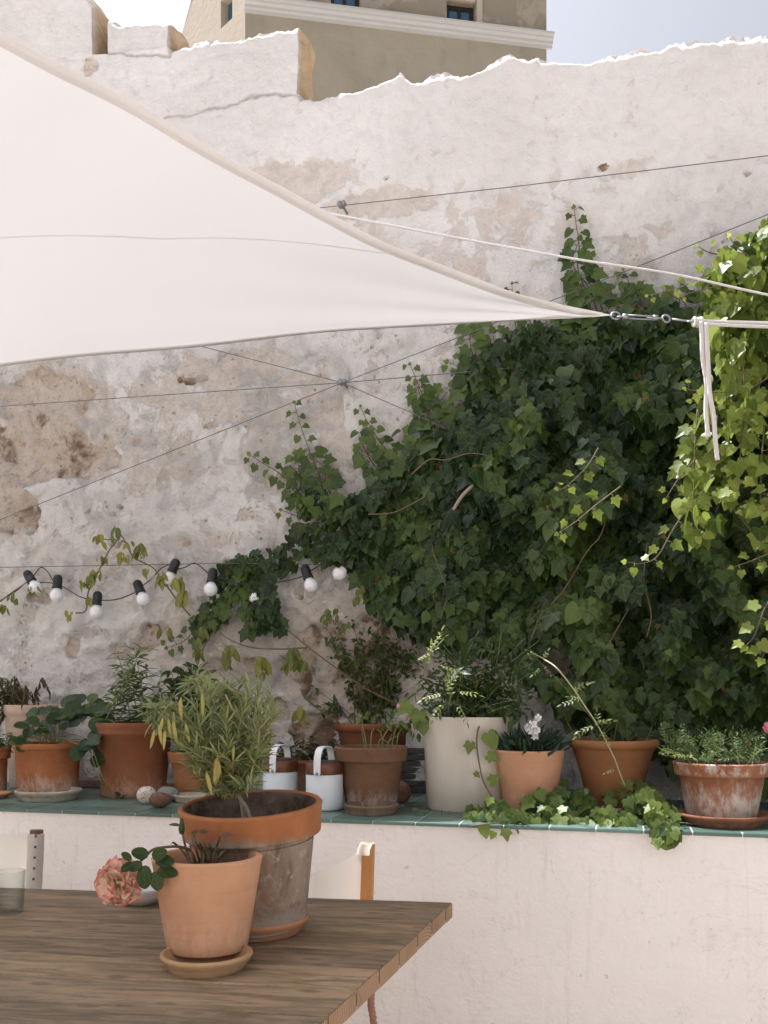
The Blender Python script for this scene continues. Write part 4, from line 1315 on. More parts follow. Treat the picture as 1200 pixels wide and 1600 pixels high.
for i in range(70):
    px = rng.uniform(630, 845); py = rng.uniform(985, 1118)
    if px < 690 and py < 1010 + (690 - px) * .5: continue
    e = at(px, py, top.y + rng.uniform(-.22, .18)); b = top + Vector((rng.uniform(-.1, .1), rng.uniform(-.1, .1), 0))
    P = stems_add(S, [b, b.lerp(e, .5) + rv(.04) + Vector((0, 0, .04)), e], .002, .001)
    for p in P[3::2]:
        pinnate(L, p, rv(1) + Vector((0, -.2, -.1)), rng.uniform(.04, .068), 2, None, .2 * rng.random() if rng.random() < .25 else 0)
for (px, py, ang) in ((685, 1085, 200), (700, 1075, 60), (720, 1082, -10), (690, 1102, 240), (715, 1105, -60), (705, 1085, 100), (655, 1030, 30), (672, 1018, 60), (690, 1040, -20), (668, 1035, 80), (680, 1012, 70)):
    p = at(px, py, top.y - .30); d = Vector((math.cos(R(ang)), -.2, math.sin(R(ang))))
    pinnate(L, p, d, .03, 4, Vector((0, -.4, .9)), .8)
    pinnate(L, p + rv(.01), d + rv(.4), .024, 4, Vector((0, -.4, .9)), 1.0)
stems_add(S, [at(700, 1120, top.y - .05), at(702, 1100, top.y - .25), at(706, 1082, top.y - .3)], .0025, .0015)
stems_add(S, [at(690, 1120, top.y), at(650, 1095, top.y - .1), at(660, 1060, top.y - .2), at(672, 1020, top.y - .3)], .0025, .0015)
S.build('stems', M_GSTEM, t); L.build('foliage', M_JAS, t)
# smooth small pot with white dianthus
t, c, top, rs, h, rr = pot('terracotta_pot', 'smooth new terracotta pot with white flowering dianthus', 827, 1274, 76, 109, 1171, LEDGE, 'plain', T_SMOOTH, .9)
L = Leaves(); S = MB()
for i in range(220):
    a = rng.uniform(0, 6.283); r = rs * math.sqrt(rng.random())
    b = top + Vector((r * math.cos(a), r * math.sin(a), 0))
    T = Vector((math.cos(a) * .8 * r / rs, math.sin(a) * .8 * r / rs, .8)) + rv(.4)
    L.add('lance', b + Vector((0, 0, rng.uniform(0, .05))), rv(1), T, rng.uniform(.05, .09), None, .2 * rng.random(), 1.5)
Yp = top.y - .10
PET = MB()
for (px, py) in ((824, 1137), (833, 1131), (838, 1141), (828, 1141), (840, 1122), (836, 1150), (834, 1139)):
    p = at(px, py, Yp + rng.uniform(-.02, .02))
    stems_add(S, [top + rv(.02), top.lerp(p, .6) + rv(.01), p], .0016, .0012)
    for q in range(11):
        a = q * 2.399; tilt_ = .3 + .9 * q / 11
        d = Vector((math.cos(a) * math.sin(tilt_ + .3), -math.cos(tilt_), math.sin(a) * math.sin(tilt_ + .3)))
        x = d.orthogonal().normalized(); y = d.cross(x)
        rr_ = .013 * rng.uniform(.8, 1.2)
        base_ = len(PET.v); nn = 9
        PET.v.append(p)
        for k in range(nn):
            th = -1.0 + 2.0 * k / (nn - 1); rad = rr_ * (1 + .14 * (k % 2))
            PET.v.append(p + (d * math.cos(th) + x * math.sin(th)) * rad + y * rng.uniform(-.003, .003))
        for k in range(nn - 1): PET.f.append([base_, base_ + 1 + k, base_ + 2 + k])
S.build('stems', M_GSTEM, t); L.build('foliage', leaf_mat('dianthus_leaf', (.010, .026, .018, 1), (.030, .060, .045, 1), (.08, .12, .06, 1), .1, .5, .15, (0,), .03), t)
PET.build('blossom', simple('white_petal', (.90, .89, .88, 1), .7, .05, 20, 0), t, False)
# ochre pot with a long jasmine shoot
t, c, top, rs, h, rr = pot('terracotta_pot', 'ochre terracotta pot with rolled lip and a long arching jasmine shoot', 958, 1267, 72, 139, 1155, LEDGE + .010, 'lip', T_OCHRE, .93)
L = Leaves(); S = MB()
for i in range(26):
    b = top + Vector((rng.uniform(-.12, .12), rng.uniform(-.1, .1), 0))
    e = b + Vector((rng.uniform(-.06, .06), rng.uniform(-.05, .05), rng.uniform(.03, .10)))
    stems_add(S, [b, b.lerp(e, .5) + rv(.01), e], .0016, .001)
    pinnate(L, e, up_rand(1.2), .024, 3)
Yp = top.y - .30
arch = [top, at(850, 1030, Yp + .1), at(870, 1044, Yp), at(895, 1075, Yp), at(915, 1105, Yp), at(932, 1130, Yp), at(945, 1155, Yp), at(960, 1185, Yp), at(970, 1212, Yp), at(977, 1228, Yp)]
arch2 = smooth(arch[1:], 6)
A_ = MB(); A_.tube(arch2, [.0030 - .0012 * i / len(arch2) for i in range(len(arch2))], 6)
stems_add(S, [top, top + Vector((-.15, .1, .2)), at(830, 1020, Yp + .3), at(850, 1030, Yp + .1)], .0013, .0013)
for (px, py, ang, s) in ((898, 1078, 25, .026), (903, 1072, 15, .026), (895, 1096, 195, .026), (905, 1092, 170, .022), (930, 1132, 20, .026), (940, 1128, 5, .024), (925, 1135, 200, .03), (915, 1140, 215, .026), (935, 1128, 100, .022), (942, 1145, -60, .022),
                         (840, 1025, 150, .022), (848, 1030, 60, .02), (843, 1045, 220, .02), (852, 1042, -60, .018), (830, 1030, 120, .018), (958, 1203, 200, .018), (980, 1222, -80, .022), (976, 1226, 160, .016)):
    d = Vector((math.cos(R(ang)), -.15, math.sin(R(ang))))
    p = at(px, py, Yp)
    stems_add(S, [p, p + d * .02], .0012, .001)
    pinnate(L, p, d, s, 3, Vector((0, -.5, .8)), rng.uniform(.2, .9))
S.build('stems', M_GSTEM, t); A_.build('long_shoot', simple('pale_shoot', (.36, .34, .20, 1), .6, .1, 40, 0), t); L.build('foliage', M_JAS, t)
saucer('pale lime marked saucer under the ochre pot', 958, 1273, 70, 80, 10, LEDGE, T_SAUCG)
# whitewashed right pot
t, c, top, rs, h, rr = pot('terracotta_pot', 'wide lime streaked terracotta pot with feathery seedlings at the right end', 1127, 1283, 104, 146, 1190, LEDGE + .014, 'band', T_WHITEWASH, .93)
L = Leaves(); S = MB()
for i in range(64):
    b = top + Vector((rng.uniform(-.14, .16), rng.uniform(-.13, .13), 0))
    left = rng.random() < .3
    e = b + Vector((rng.uniform(-.10, .06) - (.05 if left else 0), rng.uniform(-.09, .05), rng.uniform(.02, .115)))
    P = stems_add(S, [b, b.lerp(e, .5) + rv(.01) + Vector((0, 0, .01)), e], .0014, .0008)
    d = (e - b).normalized()
    yg = .7 if left and rng.random() < .5 else .15 * rng.random()
    for s_ in range(4):
        pinnate(L, P[-1 - s_ * 2], d + rv(.7), .020, 3, None, yg)
S.build('stems', M_GSTEM, t); L.build('foliage', M_HERB, t)
saucer('red brown saucer under the lime streaked pot', 1130, 1295, 112, 140, 18, LEDGE, T_SAUCD)
# pink flower at the right edge
t = thing('pink_flower', at(1200, 1260, 3.5) * 1.0, 'pink flower on a thin stalk at the right edge above the streaked pot', 'flower')
t.location = Vector((at(1203, 1137, 3.5).x, 3.5, LEDGE))
S = MB(); stems_add(S, [t.location + Vector((.02, 0, 0)), at(1210, 1200, 3.5), at(1202, 1140, 3.5)], .0025, .0016); S.build('stem', M_GSTEM, t)
S = MB()
for q in range(40):
    d = rv(1).normalized(); S.blob(at(1201, 1137, 3.5) + Vector((d.x * .016, d.y * .016, d.z * .018)), (.007, .007, .007), 8, 5)
S.build('bloom', simple('pink_petal', (.50, .16, .20, 1), .6, .2, 60, 0), t)


# lanterns
M_LANT = simple('white_lantern_body', (.60, .64, .67, 1), .35, .03, 10, 0)
M_COPPER = simple('dark_copper_lid', (.13, .050, .022, 1), .38, .25, 15, .001, metal=.3)
M_LIDTOP = simple('black_lid_top', (.05, .045, .042, 1), .5)
M_STRAP = simple('white_leather_strap', (.66, .68, .70, 1), .6, .04, 30, .0005)


def lantern(cx, yb, wpx, ytop, label, ang):
    c, rb, _, hb = place(cx, yb, wpx, wpx, ytop, LEDGE)
    t = thing('lantern', c, label, 'lantern', 'white lanterns on the ledge')
    m = MB(); m.lathe([(.001, 0), (rb - .008, 0), (rb - .002, .003), (rb, .010), (rb, hb - .004), (rb - .003, hb), (.001, hb)], c, 48); m.build('body', M_LANT, t)
    hl = 18 / F * c.y
    m = MB(); m.lathe([(rb - .006, hb), (rb + .001, hb + .0015), (rb + .002, hb + .004), (rb + .002, hb + hl - .004), (rb - .001, hb + hl), (rb - .010, hb + hl + .0005), (rb - .012, hb + hl - .003), (.001, hb + hl - .003)], c, 48)
    l_ = m.build('lid', M_COPPER, t)
    m = MB(); m.lathe([(.001, hb + hl - .002), (rb - .0125, hb + hl - .002), (rb - .0125, hb + hl + .004), (rb - .015, hb + hl + .006), (.001, hb + hl + .006)], c, 40); m.build('lid_top', M_LIDTOP, l_)
    d = Vector((math.cos(ang), math.sin(ang), 0)); sd = Vector((-d.y, d.x, 0)); w = .014; th = .002
    zt = hb + hl + .062; r = rb + .0045
    path = []
    z0 = hb - .004
    for k in range(5): path.append((r, z0 + (hb + hl * .6 - z0) * k / 4))
    for k in range(1, 24):
        a = math.pi * k / 24
        path.append((r * math.copysign(abs(math.cos(a)) ** .55, math.cos(a)), hb + hl * .6 + (zt - hb - hl * .6) * math.sin(a) ** .8))
    for k in range(5): path.append((-r, hb + hl * .6 + (z0 - hb - hl * .6) * k / 4))
    m = MB(); rows = []
    n = len(path)
    for i, (x, z) in enumerate(path):
        a = path[max(0, i - 1)]; b = path[min(n - 1, i + 1)]
        tx, tz = b[0] - a[0], b[1] - a[1]; l = math.hypot(tx, tz) or 1
        nx, nz = tz / l, -tx / l
        ww = w * (.55 if i in (0, n - 1) else .9 if i in (1, n - 2) else 1)
        p = c + d * x + Vector((0, 0, z)); nv = d * nx + Vector((0, 0, nz))
        rows.append([p + sd * ww + nv * th, p - sd * ww + nv * th, p - sd * ww - nv * th, p + sd * ww - nv * th, p + sd * ww + nv * th])
    m.grid(rows); m.build('strap', M_STRAP, t, False)
    for s in (1, -1):
        m = MB()
        p = c + d * (r + .002) * s + Vector((0, 0, hb + .006))
        m.tube([p, p + d * s * .003], .0065, 14); m.tube([p, p + d * s * .005], .0035, 10)
        m.build('rivet', M_STEEL, t)


lantern(438, 1260, 54, 1205, 'white lantern with copper lid partly hidden by the lavender', R(-108))
lantern(507, 1268, 58, 1209, 'white lantern with copper lid next to the brown aged pot', R(-108))

#MARK table
# ------------------------------------------------------------------ table
TA = onz(707, 1409, TABLE); TB = onz(0, 1385.5, TABLE); TD = onz(500, 1598, TABLE)
ed = (TB - TA).normalized(); sd_ = (TD - TA).normalized()
TB2 = TA + ed * 2.2
table = thing('wooden_table', Vector((TA.x - .9, TA.y - .6, 0)), 'weathered grey brown plank table carrying two terracotta pots', 'table')
kd = NT('weathered_planks')
mp = kd.n('ShaderNodeMapping'); kd.t.links.new(kd.obj(), mp.inputs[0])
angp = math.atan2(-ed.y, -ed.x)
mp.inputs['Rotation'].default_value = (0, 0, -angp)
vv = mp.outputs[0]
mp2 = kd.n('ShaderNodeMapping'); kd.t.links.new(vv, mp2.inputs[0]); mp2.inputs['Scale'].default_value = (1.25, 9, 9)
rndp = kd.attr('rnd')
cmb = kd.n('ShaderNodeCombineXYZ'); kd.t.links.new(kd.math('MULTIPLY', rndp, 37.0), cmb.inputs[0]); kd.t.links.new(kd.math('MULTIPLY', rndp, 11.0), cmb.inputs[1])
va = kd.n('ShaderNodeVectorMath', operation='ADD'); kd.t.links.new(mp2.outputs[0], va.inputs[0]); kd.t.links.new(cmb.outputs[0], va.inputs[1])
gn = kd.noise(3.0, 8, .68, 1.2, va.outputs[0]); gn2 = kd.noise(14, 6, .7, .4, va.outputs[0]); bl = kd.noise(1.5, 5, .6, .8, va.outputs[0])
wcol = kd.mix(kd.step(gn, .36, .64), (.165, .118, .070, 1), (.335, .250, .160, 1))
wcol = kd.mix(kd.math('MULTIPLY', kd.step(gn2, .50, .70), .5), wcol, (.095, .078, .062, 1))
wcol = kd.mix(kd.math('MULTIPLY', kd.step(bl, .53, .66), .6), wcol, (.38, .25, .15, 1))
wcol = kd.mix(kd.math('MULTIPLY', kd.step(kd.noise(2.2, 6, .65, .6), .46, .66), .55), wcol, (.19, .165, .135, 1))
tint_ = kd.mix(rndp, (.62, .62, .62, 1), (1.30, 1.22, 1.10, 1))
mt = kd.n('ShaderNodeMix', data_type='RGBA', blend_type='MULTIPLY'); mt.inputs[0].default_value = .8; kd.t.links.new(wcol, mt.inputs[6]); kd.t.links.new(tint_, mt.inputs[7]); wcol = mt.outputs[2]
lin = kd.noise(40, 3, .5, .15, va.outputs[0])
wcol = kd.mix(kd.math('MULTIPLY', kd.step(lin, .60, .70), .5), wcol, (.06, .047, .036, 1))
wcol = kd.mix(kd.math('MULTIPLY', kd.step(kd.noise(5, 3, .5, .3, va.outputs[0]), .64, .70), .35), wcol, (.055, .045, .036, 1))
# knots
mp3 = kd.n('ShaderNodeMapping'); kd.t.links.new(vv, mp3.inputs[0]); mp3.inputs['Scale'].default_value = (2.2, 4.6, 1)
vo = kd.n('ShaderNodeTexVoronoi', voronoi_dimensions='2D'); kd.t.links.new(mp3.outputs[0], vo.inputs['Vector']); vo.inputs['Scale'].default_value = 1.7; vo.inputs['Randomness'].default_value = 1
kn = kd.math('SUBTRACT', 1.0, kd.step(vo.outputs['Distance'], .05, .12))
wcol = kd.mix(kd.math('MULTIPLY', kn, .75), wcol, (.055, .035, .022, 1))
kring = kd.math('SUBTRACT', 1.0, kd.step(vo.outputs['Distance'], .12, .26))
wcol = kd.mix(kd.math('MULTIPLY', kring, .32), wcol, (.36, .25, .16, 1))
M_PLANK = kd.fin(wcol, kd.math('ADD', kd.math('MULTIPLY', gn2, .3), .42), kd.bump(kd.math('ADD', gn, kd.math('MULTIPLY', gn2, .7)), .0035, .8), .3)
ke = NT('end_grain')
wr = ke.n('ShaderNodeTexWave', wave_type='RINGS'); wr.rings_direction = 'SPHERICAL'
me_ = ke.n('ShaderNodeMapping'); ke.t.links.new(ke.obj(), me_.inputs[0]); me_.inputs['Scale'].default_value = (5, 5, 9); me_.inputs['Location'].default_value = (-4.5, -1.3, -6.1)
ke.t.links.new(me_.outputs[0], wr.inputs[0]); wr.inputs['Scale'].default_value = 6; wr.inputs['Distortion'].default_value = 3; wr.inputs['Detail'].default_value = 3
er_ = ke.attr('rnd')
ecol = ke.mix(wr.outputs['Fac'], (.26, .155, .085, 1), (.42, .27, .16, 1))
ecol = ke.mix(ke.math('MULTIPLY', ke.step(ke.noise(9, 5), .5, .7), .4), ecol, (.17, .115, .075, 1))
M_END = ke.fin(ecol, .7, ke.bump(wr.outputs['Fac'], .001), .25)
# planks run along the far edge; the end is cut along sd_
widths = [.085, .15, .14, .16, .15, .15, .16, .15, .16]
TH = .042
perp = Vector((ed.y, -ed.x, 0)); perp = perp if perp.y < 0 else -perp
k_ = sd_.dot(perp); sdu = sd_ / k_          # per metre of depth
off = 0.0
top_m = MB(); rr_ = []; end_m = MB()
for w_ in widths:
    g_ = .0042 if w_ in (.085, .14) else .0026; r0 = rng.random(); n0 = len(top_m.v)
    e_ = .0045
    a0, a1 = TA + sdu * (off + g_), TA + sdu * (off + w_ - g_)
    dz = rng.uniform(-.0012, .0012)
    sec = [(0, -TH), (0, -e_), (e_ * .3, -e_ * .3), (e_, 0), (w_ - 2 * g_ - e_, 0), (w_ - 2 * g_ - e_ * .3, -e_ * .3), (w_ - 2 * g_, -e_), (w_ - 2 * g_, -TH)]
    rows = []
    for (d_, z_) in sec:
        st = a0 + sdu * d_ + Vector((0, 0, z_ + dz))
        row = [st - Vector((0, 0, 0 if z_ < -.01 else .002)), st + ed * .003]
        row += [st + ed * (2.2 * q / 8) for q in range(1, 9)]
        rows.append(row)
    top_m.grid(rows)
    nb = len(rows[0])
    top_m.f.append([n0 + i * nb + nb - 1 for i in range(8)])
    rr_ += [r0] * (len(top_m.v) - n0)
    base_ = len(end_m.v)
    for (d_, z_) in sec:
        end_m.v.append(a0 + sdu * d_ + Vector((0, 0, z_ + dz - (0 if z_ < -.01 else .002))) - ed * .0008)
    end_m.f.append(list(range(base_, base_ + 8))[::-1])
    off += w_
top_m.at['rnd'] = rr_
top_m.build('plank_top', M_PLANK, table, False)
end_m.build('end_grain', M_END, table, False)
TW = off
m_ = MB(); core = [TA + sdu * .004 + ed * .004, TA + sdu * .004 + ed * 2.19, TA + sdu * (TW - .004) + ed * 2.19, TA + sdu * (TW - .004) + ed * .004]
for z_ in (-.012, -.038): m_.grid([[core[0] + Vector((0, 0, z_)), core[1] + Vector((0, 0, z_))], [core[3] + Vector((0, 0, z_)), core[2] + Vector((0, 0, z_))]])
for a_, b_ in ((0, 1), (1, 2), (2, 3), (3, 0)): m_.grid([[core[a_] + Vector((0, 0, -.012)), core[b_] + Vector((0, 0, -.012))], [core[a_] + Vector((0, 0, -.038)), core[b_] + Vector((0, 0, -.038))]])
m_.build('gap_filler', simple('dark_joint', (.035, .026, .018, 1), .9, .2, 20, 0), table, False)  # dark slab added inside the top so no light shows through the gaps
leg = simple('table_leg_wood', (.20, .14, .09, 1), .7, .25, 12, .001)
for (l_, d_) in ((.35, .12), (2.05, .12), (.35, TW - .12), (2.05, TW - .12)):
    p = TA + sdu * d_ + ed * l_
    m_ = MB(); m_.bar((p.x, p.y, 0), (p.x, p.y, TABLE - TH - .001), .07, .07, ed, .004); m_.build('leg', leg, table, False)
m_ = MB()
for d_ in (.12, TW - .12):
    a, b = TA + sdu * d_ + ed * .39, TA + sdu * d_ + ed * 2.01
    m_.bar(a + Vector((0, 0, -TH - .05)), b + Vector((0, 0, -TH - .05)), .025, .09, (0, 0, 1))
m_.build('rail', leg, table, False)

# pots on the table
t, c, top, rs, h, rr = pot('terracotta_pot', 'smooth pale terracotta pot with a pruned rose at the front of the table', 324, 1497, 124, 171, 1336, TABLE + .022, 'plain', T_SMOOTH, .84)
saucer('ochre saucer under the smooth pale pot on the table', 323, 1529, 116, 143, 42 * .62, TABLE, T_SAUC, rim=.009)
S = MB(); L = Leaves(); Yr = top.y
for pts in (((300, 1350), (292, 1330), (287, 1312), (284, 1296)), ((318, 1352), (314, 1330), (306, 1315), (302, 1302)), ((304, 1352), (290, 1336), (278, 1322), (270, 1316)), ((312, 1352), (316, 1330), (312, 1316)), ((330, 1352), (334, 1336), (340, 1318), (344, 1306)),
            ((322, 1352), (320, 1325), (318, 1312)), ((334, 1352), (344, 1336), (352, 1328)), ((310, 1352), (300, 1336), (297, 1320)), ((328, 1352), (330, 1330), (326, 1318)), ((316, 1352), (306, 1326), (300, 1310), (308, 1298)), ((338, 1352), (342, 1340), (338, 1326))):
    P = stems_add(S, [at(x, y + (8 if i == 0 else 0), Yr + .03 * math.sin(x)) for i, (x, y) in enumerate(pts)], .0032, .0020, 6)
    for p in P[3::3]:
        q = rv(1); S.tube([p, p + q * .006], [.0016, .0003], 4)
branch = [at(308, 1352, Yr), at(298, 1330, Yr - .02), at(280, 1323, Yr - .05), at(255, 1324, Yr - .09), at(238, 1328, Yr - .10), at(226, 1340, Yr - .10), at(205, 1358, Yr - .08)]
stems_add(S, branch, .0036, .0026, 6)
for (px, py, dx, dz, s) in ((205, 1345, -.5, .5, .035), (210, 1350, -.8, -.3, .04), (232, 1336, -.3, .1, .05), (238, 1340, .6, .3, .05), (243, 1345, 1, -.05, .055), (228, 1352, -.1, -1, .065), (240, 1362, .3, -.8, .055), (246, 1360, 1, -.15, .06), (222, 1348, -.6, -.3, .04)):
    L.add('round', at(px, py, Yr - .11), Vector((.1, -.8, .5)) + rv(.3), Vector((dx, -.2, dz)), s * .78, None, 0, .85)
for (px, py, dx, dz, s) in ((281, 1290, -1, .3, .025), (310, 1300, 1, .1, .022), (345, 1305, 1, .2, .028), (300, 1305, .5, .6, .016)):
    L.add('oval', at(px, py, Yr), Vector((0, -.7, .6)) + rv(.4), Vector((dx, -.1, dz)), s, None, 1.0 if px > 330 else .45, 1.2)
S.build('stems', simple('rose_stem', (.10, .070, .034, 1), .65, .5, 45, 0), t); L.build('foliage', M_ROSELEAF, t)
m_ = MB(); m_.lathe([(.001, -.016), (.005, -.014), (.0075, -.004), (.006, .008), (.003, .018), (.001, .022)], at(284, 1293, Yr), 14); m_.build('bud', M_HERB, t)
# rose bloom, head lying over the bowl
kp = NT('rose_petal')
ee = kp.attr('edge')
pc = kp.mix(kp.step(kp.math('ADD', ee, kp.math('MULTIPLY', kp.math('SUBTRACT', kp.noise(60, 4), .5), .9)), .42, .92), (.80, .63, .45, 1), (.62, .14, .12, 1))
pc = kp.mix(kp.attr('rnd'), pc, (.74, .36, .28, 1))
kp.set(kp.bsdf.inputs['Base Color'], pc); kp.bsdf.inputs['Roughness'].default_value = .55
trp = kp.n('ShaderNodeBsdfTranslucent'); kp.set(trp.inputs[0], pc); mxp = kp.n('ShaderNodeMixShader'); mxp.inputs[0].default_value = .3
kp.t.links.new(kp.bsdf.outputs[0], mxp.inputs[1]); kp.t.links.new(trp.outputs[0], mxp.inputs[2]); kp.t.links.new(mxp.outputs[0], kp.out.inputs[0])
bc = at(188, 1378, Yr - .07)
pm = MB(); ed_ = []; rn_ = []
rngp = random.Random(5)
for q in range(38):
    a = q * 2.39996; ph_ = math.acos(1 - 1.55 * (q + .5) / 38)
    ax = Vector((-.55, -.75, -.15)).normalized()
    x = ax.orthogonal().normalized(); y = ax.cross(x)
    d = (ax * math.cos(ph_) + (x * math.cos(a) + y * math.sin(a)) * math.sin(ph_)).normalized()
    r0 = .012; r1 = .049 + rngp.uniform(-.006, .007)
    tn = (ax - d * ax.dot(d)); tn = tn.normalized() if tn.length > .05 else d.orthogonal().normalized()
    tn = (tn + Vector((rngp.uniform(-.5, .5), rngp.uniform(-.5, .5), rngp.uniform(-.5, .5)))).normalized()
    side = d.cross(tn).normalized()
    pl_ = []; wv_ = rngp.uniform(0, 6)
    NI, NJ = 7, 11
    for i in range(NI):
        f = i / (NI - 1); row = []
        wd = .029 * math.sin(math.pi * (.15 + .62 * f)) * 1.15
        for j in range(NJ):
            g_ = j / (NJ - 1) * 2 - 1
            ruff = .0055 * f * f * math.sin(wv_ + g_ * 7.5 + f * 2)
            p = bc + d * (r0 + (r1 - r0) * (f - .12 * g_ * g_ * f)) + side * wd * g_ + tn * (.012 * g_ * g_ + ruff - .010 * f * f + .004)
            row.append(p); ed_.append(f ** 2.2 * .8 + .25 * abs(g_) ** 4 * f); rn_.append((.55 if rngp.random() < .0 else 0) + .35 * (q % 5 == 0))
        pl_.append(row)
    pm.grid(pl_)
pm.at['edge'] = ed_; pm.at['rnd'] = rn_
pm.build('bloom', kp.m, t)

# big pot with lavender
TILT = (R(5.5), R(-4.5))
tilt_big = TILT
t, c, top, rs, h, rr = pot('terracotta_pot', 'big aged terracotta pot with orange collar and a bushy lavender on the table', 402, 1460, 152, 222, 1252, TABLE + .022, 'band', T_BIG, .72, tilt=(R(5.0), R(-2.3)), inner=T_INNER)
saucer('orange saucer under the big aged pot on the table', 398, 1472.5, 140, 168, 26, TABLE, T_SAUCO, rim=.008)
S = MB(); L = Leaves(); G = MB()
b0 = top + Vector((-.02, .02, -.01))
Yl = top.y
trunk = [b0 + Vector((.04, -.03, 0)), at(385, 1262, Yl - .02), at(380, 1254, Yl - .02), at(368, 1238, Yl - .01), at(360, 1215, Yl)]
tk = smooth(trunk, 6); G.tube(tk, [.0055 - .0025 * i / len(tk) for i in range(len(tk))], 8)
G.tube(smooth([b0, at(378, 1255, Yl), at(368, 1240, Yl), at(352, 1225, Yl)], 6), [.0065 - .0025 * i / 18 for i in range(19)], 8)
hub = at(364, 1244, Yl)
tips = []
LP = [(232, 1130), (245, 1105), (262, 1108), (290, 1075), (310, 1062), (330, 1080), (355, 1070), (375, 1080), (395, 1075), (418, 1085), (428, 1110), (425, 1150), (415, 1190), (398, 1215), (370, 1235), (340, 1240), (322, 1225), (300, 1200), (275, 1175), (262, 1150), (240, 1150)]
while len(tips) < 76:
    x, y = rng.uniform(235, 430), rng.uniform(1060, 1240)
    if inpoly(x, y, LP): tips.append((x, y))
tips += [(x + rng.uniform(-6, 6), y + rng.uniform(-14, 8)) for x, y in LP[:14]] + [(345, 1248), (330, 1242), (318, 1236), (385, 1240), (395, 1230), (355, 1240), (310, 1218), (302, 1205), (336, 1228), (408, 1205)]
for (x, y) in tips:
    e = at(x, y, Yl + rng.uniform(-.14, .14))
    mid_ = hub.lerp(e, .5) + Vector((0, 0, .02)) + rv(.015)
    P = stems_add(S, [hub + Vector(((e.x - hub.x) * .15, rng.uniform(-.02, .02), rng.uniform(-.01, .02))), mid_, e], .0018, .0010, 4, 6)
    yg0 = .6 if (y > 1160 and rng.random() < .45) or rng.random() < .1 else 0
    dirn = (e - mid_).normalized()
    for k, p in enumerate(P[3:]):
        for q in range(3 if k < 3 else 4):
            a = rng.uniform(0, 6.283)
            T = Vector((math.cos(a), math.sin(a) - .2, rng.uniform(.0, .9))) * .8 + dirn * .7 + Vector((0, 0, .35))
            L.add('lance', p, Vector((0, -.3, .8)) + rv(.5), T, rng.uniform(.026, .058), None, yg0 * rng.uniform(.2, 1) if rng.random() < .6 else 0, rng.uniform(.8, 1.1))
for (x, y) in ((310, 1068), (268, 1112), (345, 1085), (250, 1118)):     # sage like rosettes at the top left
    p = at(x, y, Yl + .02)
    for q in range(26):
        a = rng.uniform(0, 6.283)
        L.add('lance', p + Vector((0, 0, rng.uniform(-.02, .02))), Vector((0, -.4, .8)) + rv(.3), Vector((math.cos(a), math.sin(a), rng.uniform(-.5, .6))), rng.uniform(.05, .075), rng.uniform(.5, 1), .0, 1.6)
for (x, y, l) in ((283, 1088, .06), (315, 1082, .06), (255, 1120, .05), (263, 1122, .05), (270, 1125, .06), (248, 1132, .05), (241, 1140, .05), (340, 1180, .07), (336, 1185, .055), (322, 1205, .06), (343, 1190, .06), (290, 1130, .05), (258, 1140, .05)):
    L.add('lance', at(x, y, Yl - .12), Vector((.2, -.9, .2)) + rv(.3), Vector((rng.uniform(-.25, .25), 0, -1)), l, None, rng.uniform(.7, 1), 1.35)
for (a_, b_) in (((352, 1085), (372, 1125)), ((408, 1085), (395, 1130)), ((420, 1100), (402, 1150)), ((390, 1080), (385, 1120)), ((290, 1140), (305, 1170))):
    stems_add(S, [at(*a_, Yl - .06), at((a_[0] + b_[0]) / 2, (a_[1] + b_[1]) / 2, Yl - .07), at(*b_, Yl - .05)], .0022, .0028)
G.build('trunk', M_WOODSTEM, t); S.build('stems', simple('straw_stem', (.36, .29, .14, 1), .7, .25, 50, 0), t); L.build('foliage', M_LAV, t)

# bowl and glass
c = onz(216, 1417, TABLE); c.y += .045
m_ = MB(); rb = .085
m_.lathe([(.001, 0), (.036, 0), (.038, .003), (.055, .010), (.074, .026), (.084, .044), (.0865, .050), (.085, .051), (.0825, .050), (.072, .031), (.052, .015), (.001, .009)], c, 56)
me = m_
o_ = MB.build(me, 'bowl', simple('white_porcelain', (.66, .64, .61, 1), .25, .03, 10, 0, spec=.5))
tag(o_, 'small white porcelain bowl on the table behind the rose bloom', 'bowl')
kgl = NT('clear_glass')
gt = kgl.n('ShaderNodeBsdfTransparent'); gt.inputs[0].default_value = (.965, .975, .97, 1)
lw2 = kgl.n('ShaderNodeLayerWeight'); lw2.inputs[0].default_value = .35
kgl.set(gt.inputs[0], kgl.mix(kgl.math('POWER', lw2.outputs['Facing'], 1.6), (.955, .965, .96, 1), (.50, .54, .53, 1)))
gg = kgl.n('ShaderNodeBsdfGlossy'); gg.inputs['Roughness'].default_value = .05
lw_ = kgl.n('ShaderNodeLayerWeight'); lw_.inputs[0].default_value = .25
gm_ = kgl.n('ShaderNodeMixShader'); kgl.t.links.new(kgl.math('ADD', kgl.math('MULTIPLY', kgl.math('POWER', lw_.outputs['Facing'], 3.0), .35), .04), gm_.inputs[0]); kgl.t.links.new(gt.outputs[0], gm_.inputs[1]); kgl.t.links.new(gg.outputs[0], gm_.inputs[2])
kgl.t.links.new(gm_.outputs[0], kgl.out.inputs[0])
c = onz(6, 1432, TABLE); c.y += .036; c.z = TABLE + .001
hh = 66 / F * c.y
m_ = MB(); m_.lathe([(.001, 0), (.033, 0), (.036, .003), (.0425, hh - .002), (.0420, hh), (.0405, hh), (.0400, hh - .002), (.0335, .012), (.001, .010)], c, 48)
tag(m_.build('drinking_glass', kgl.m), 'clear drinking glass standing on the left end of the table', 'glass')

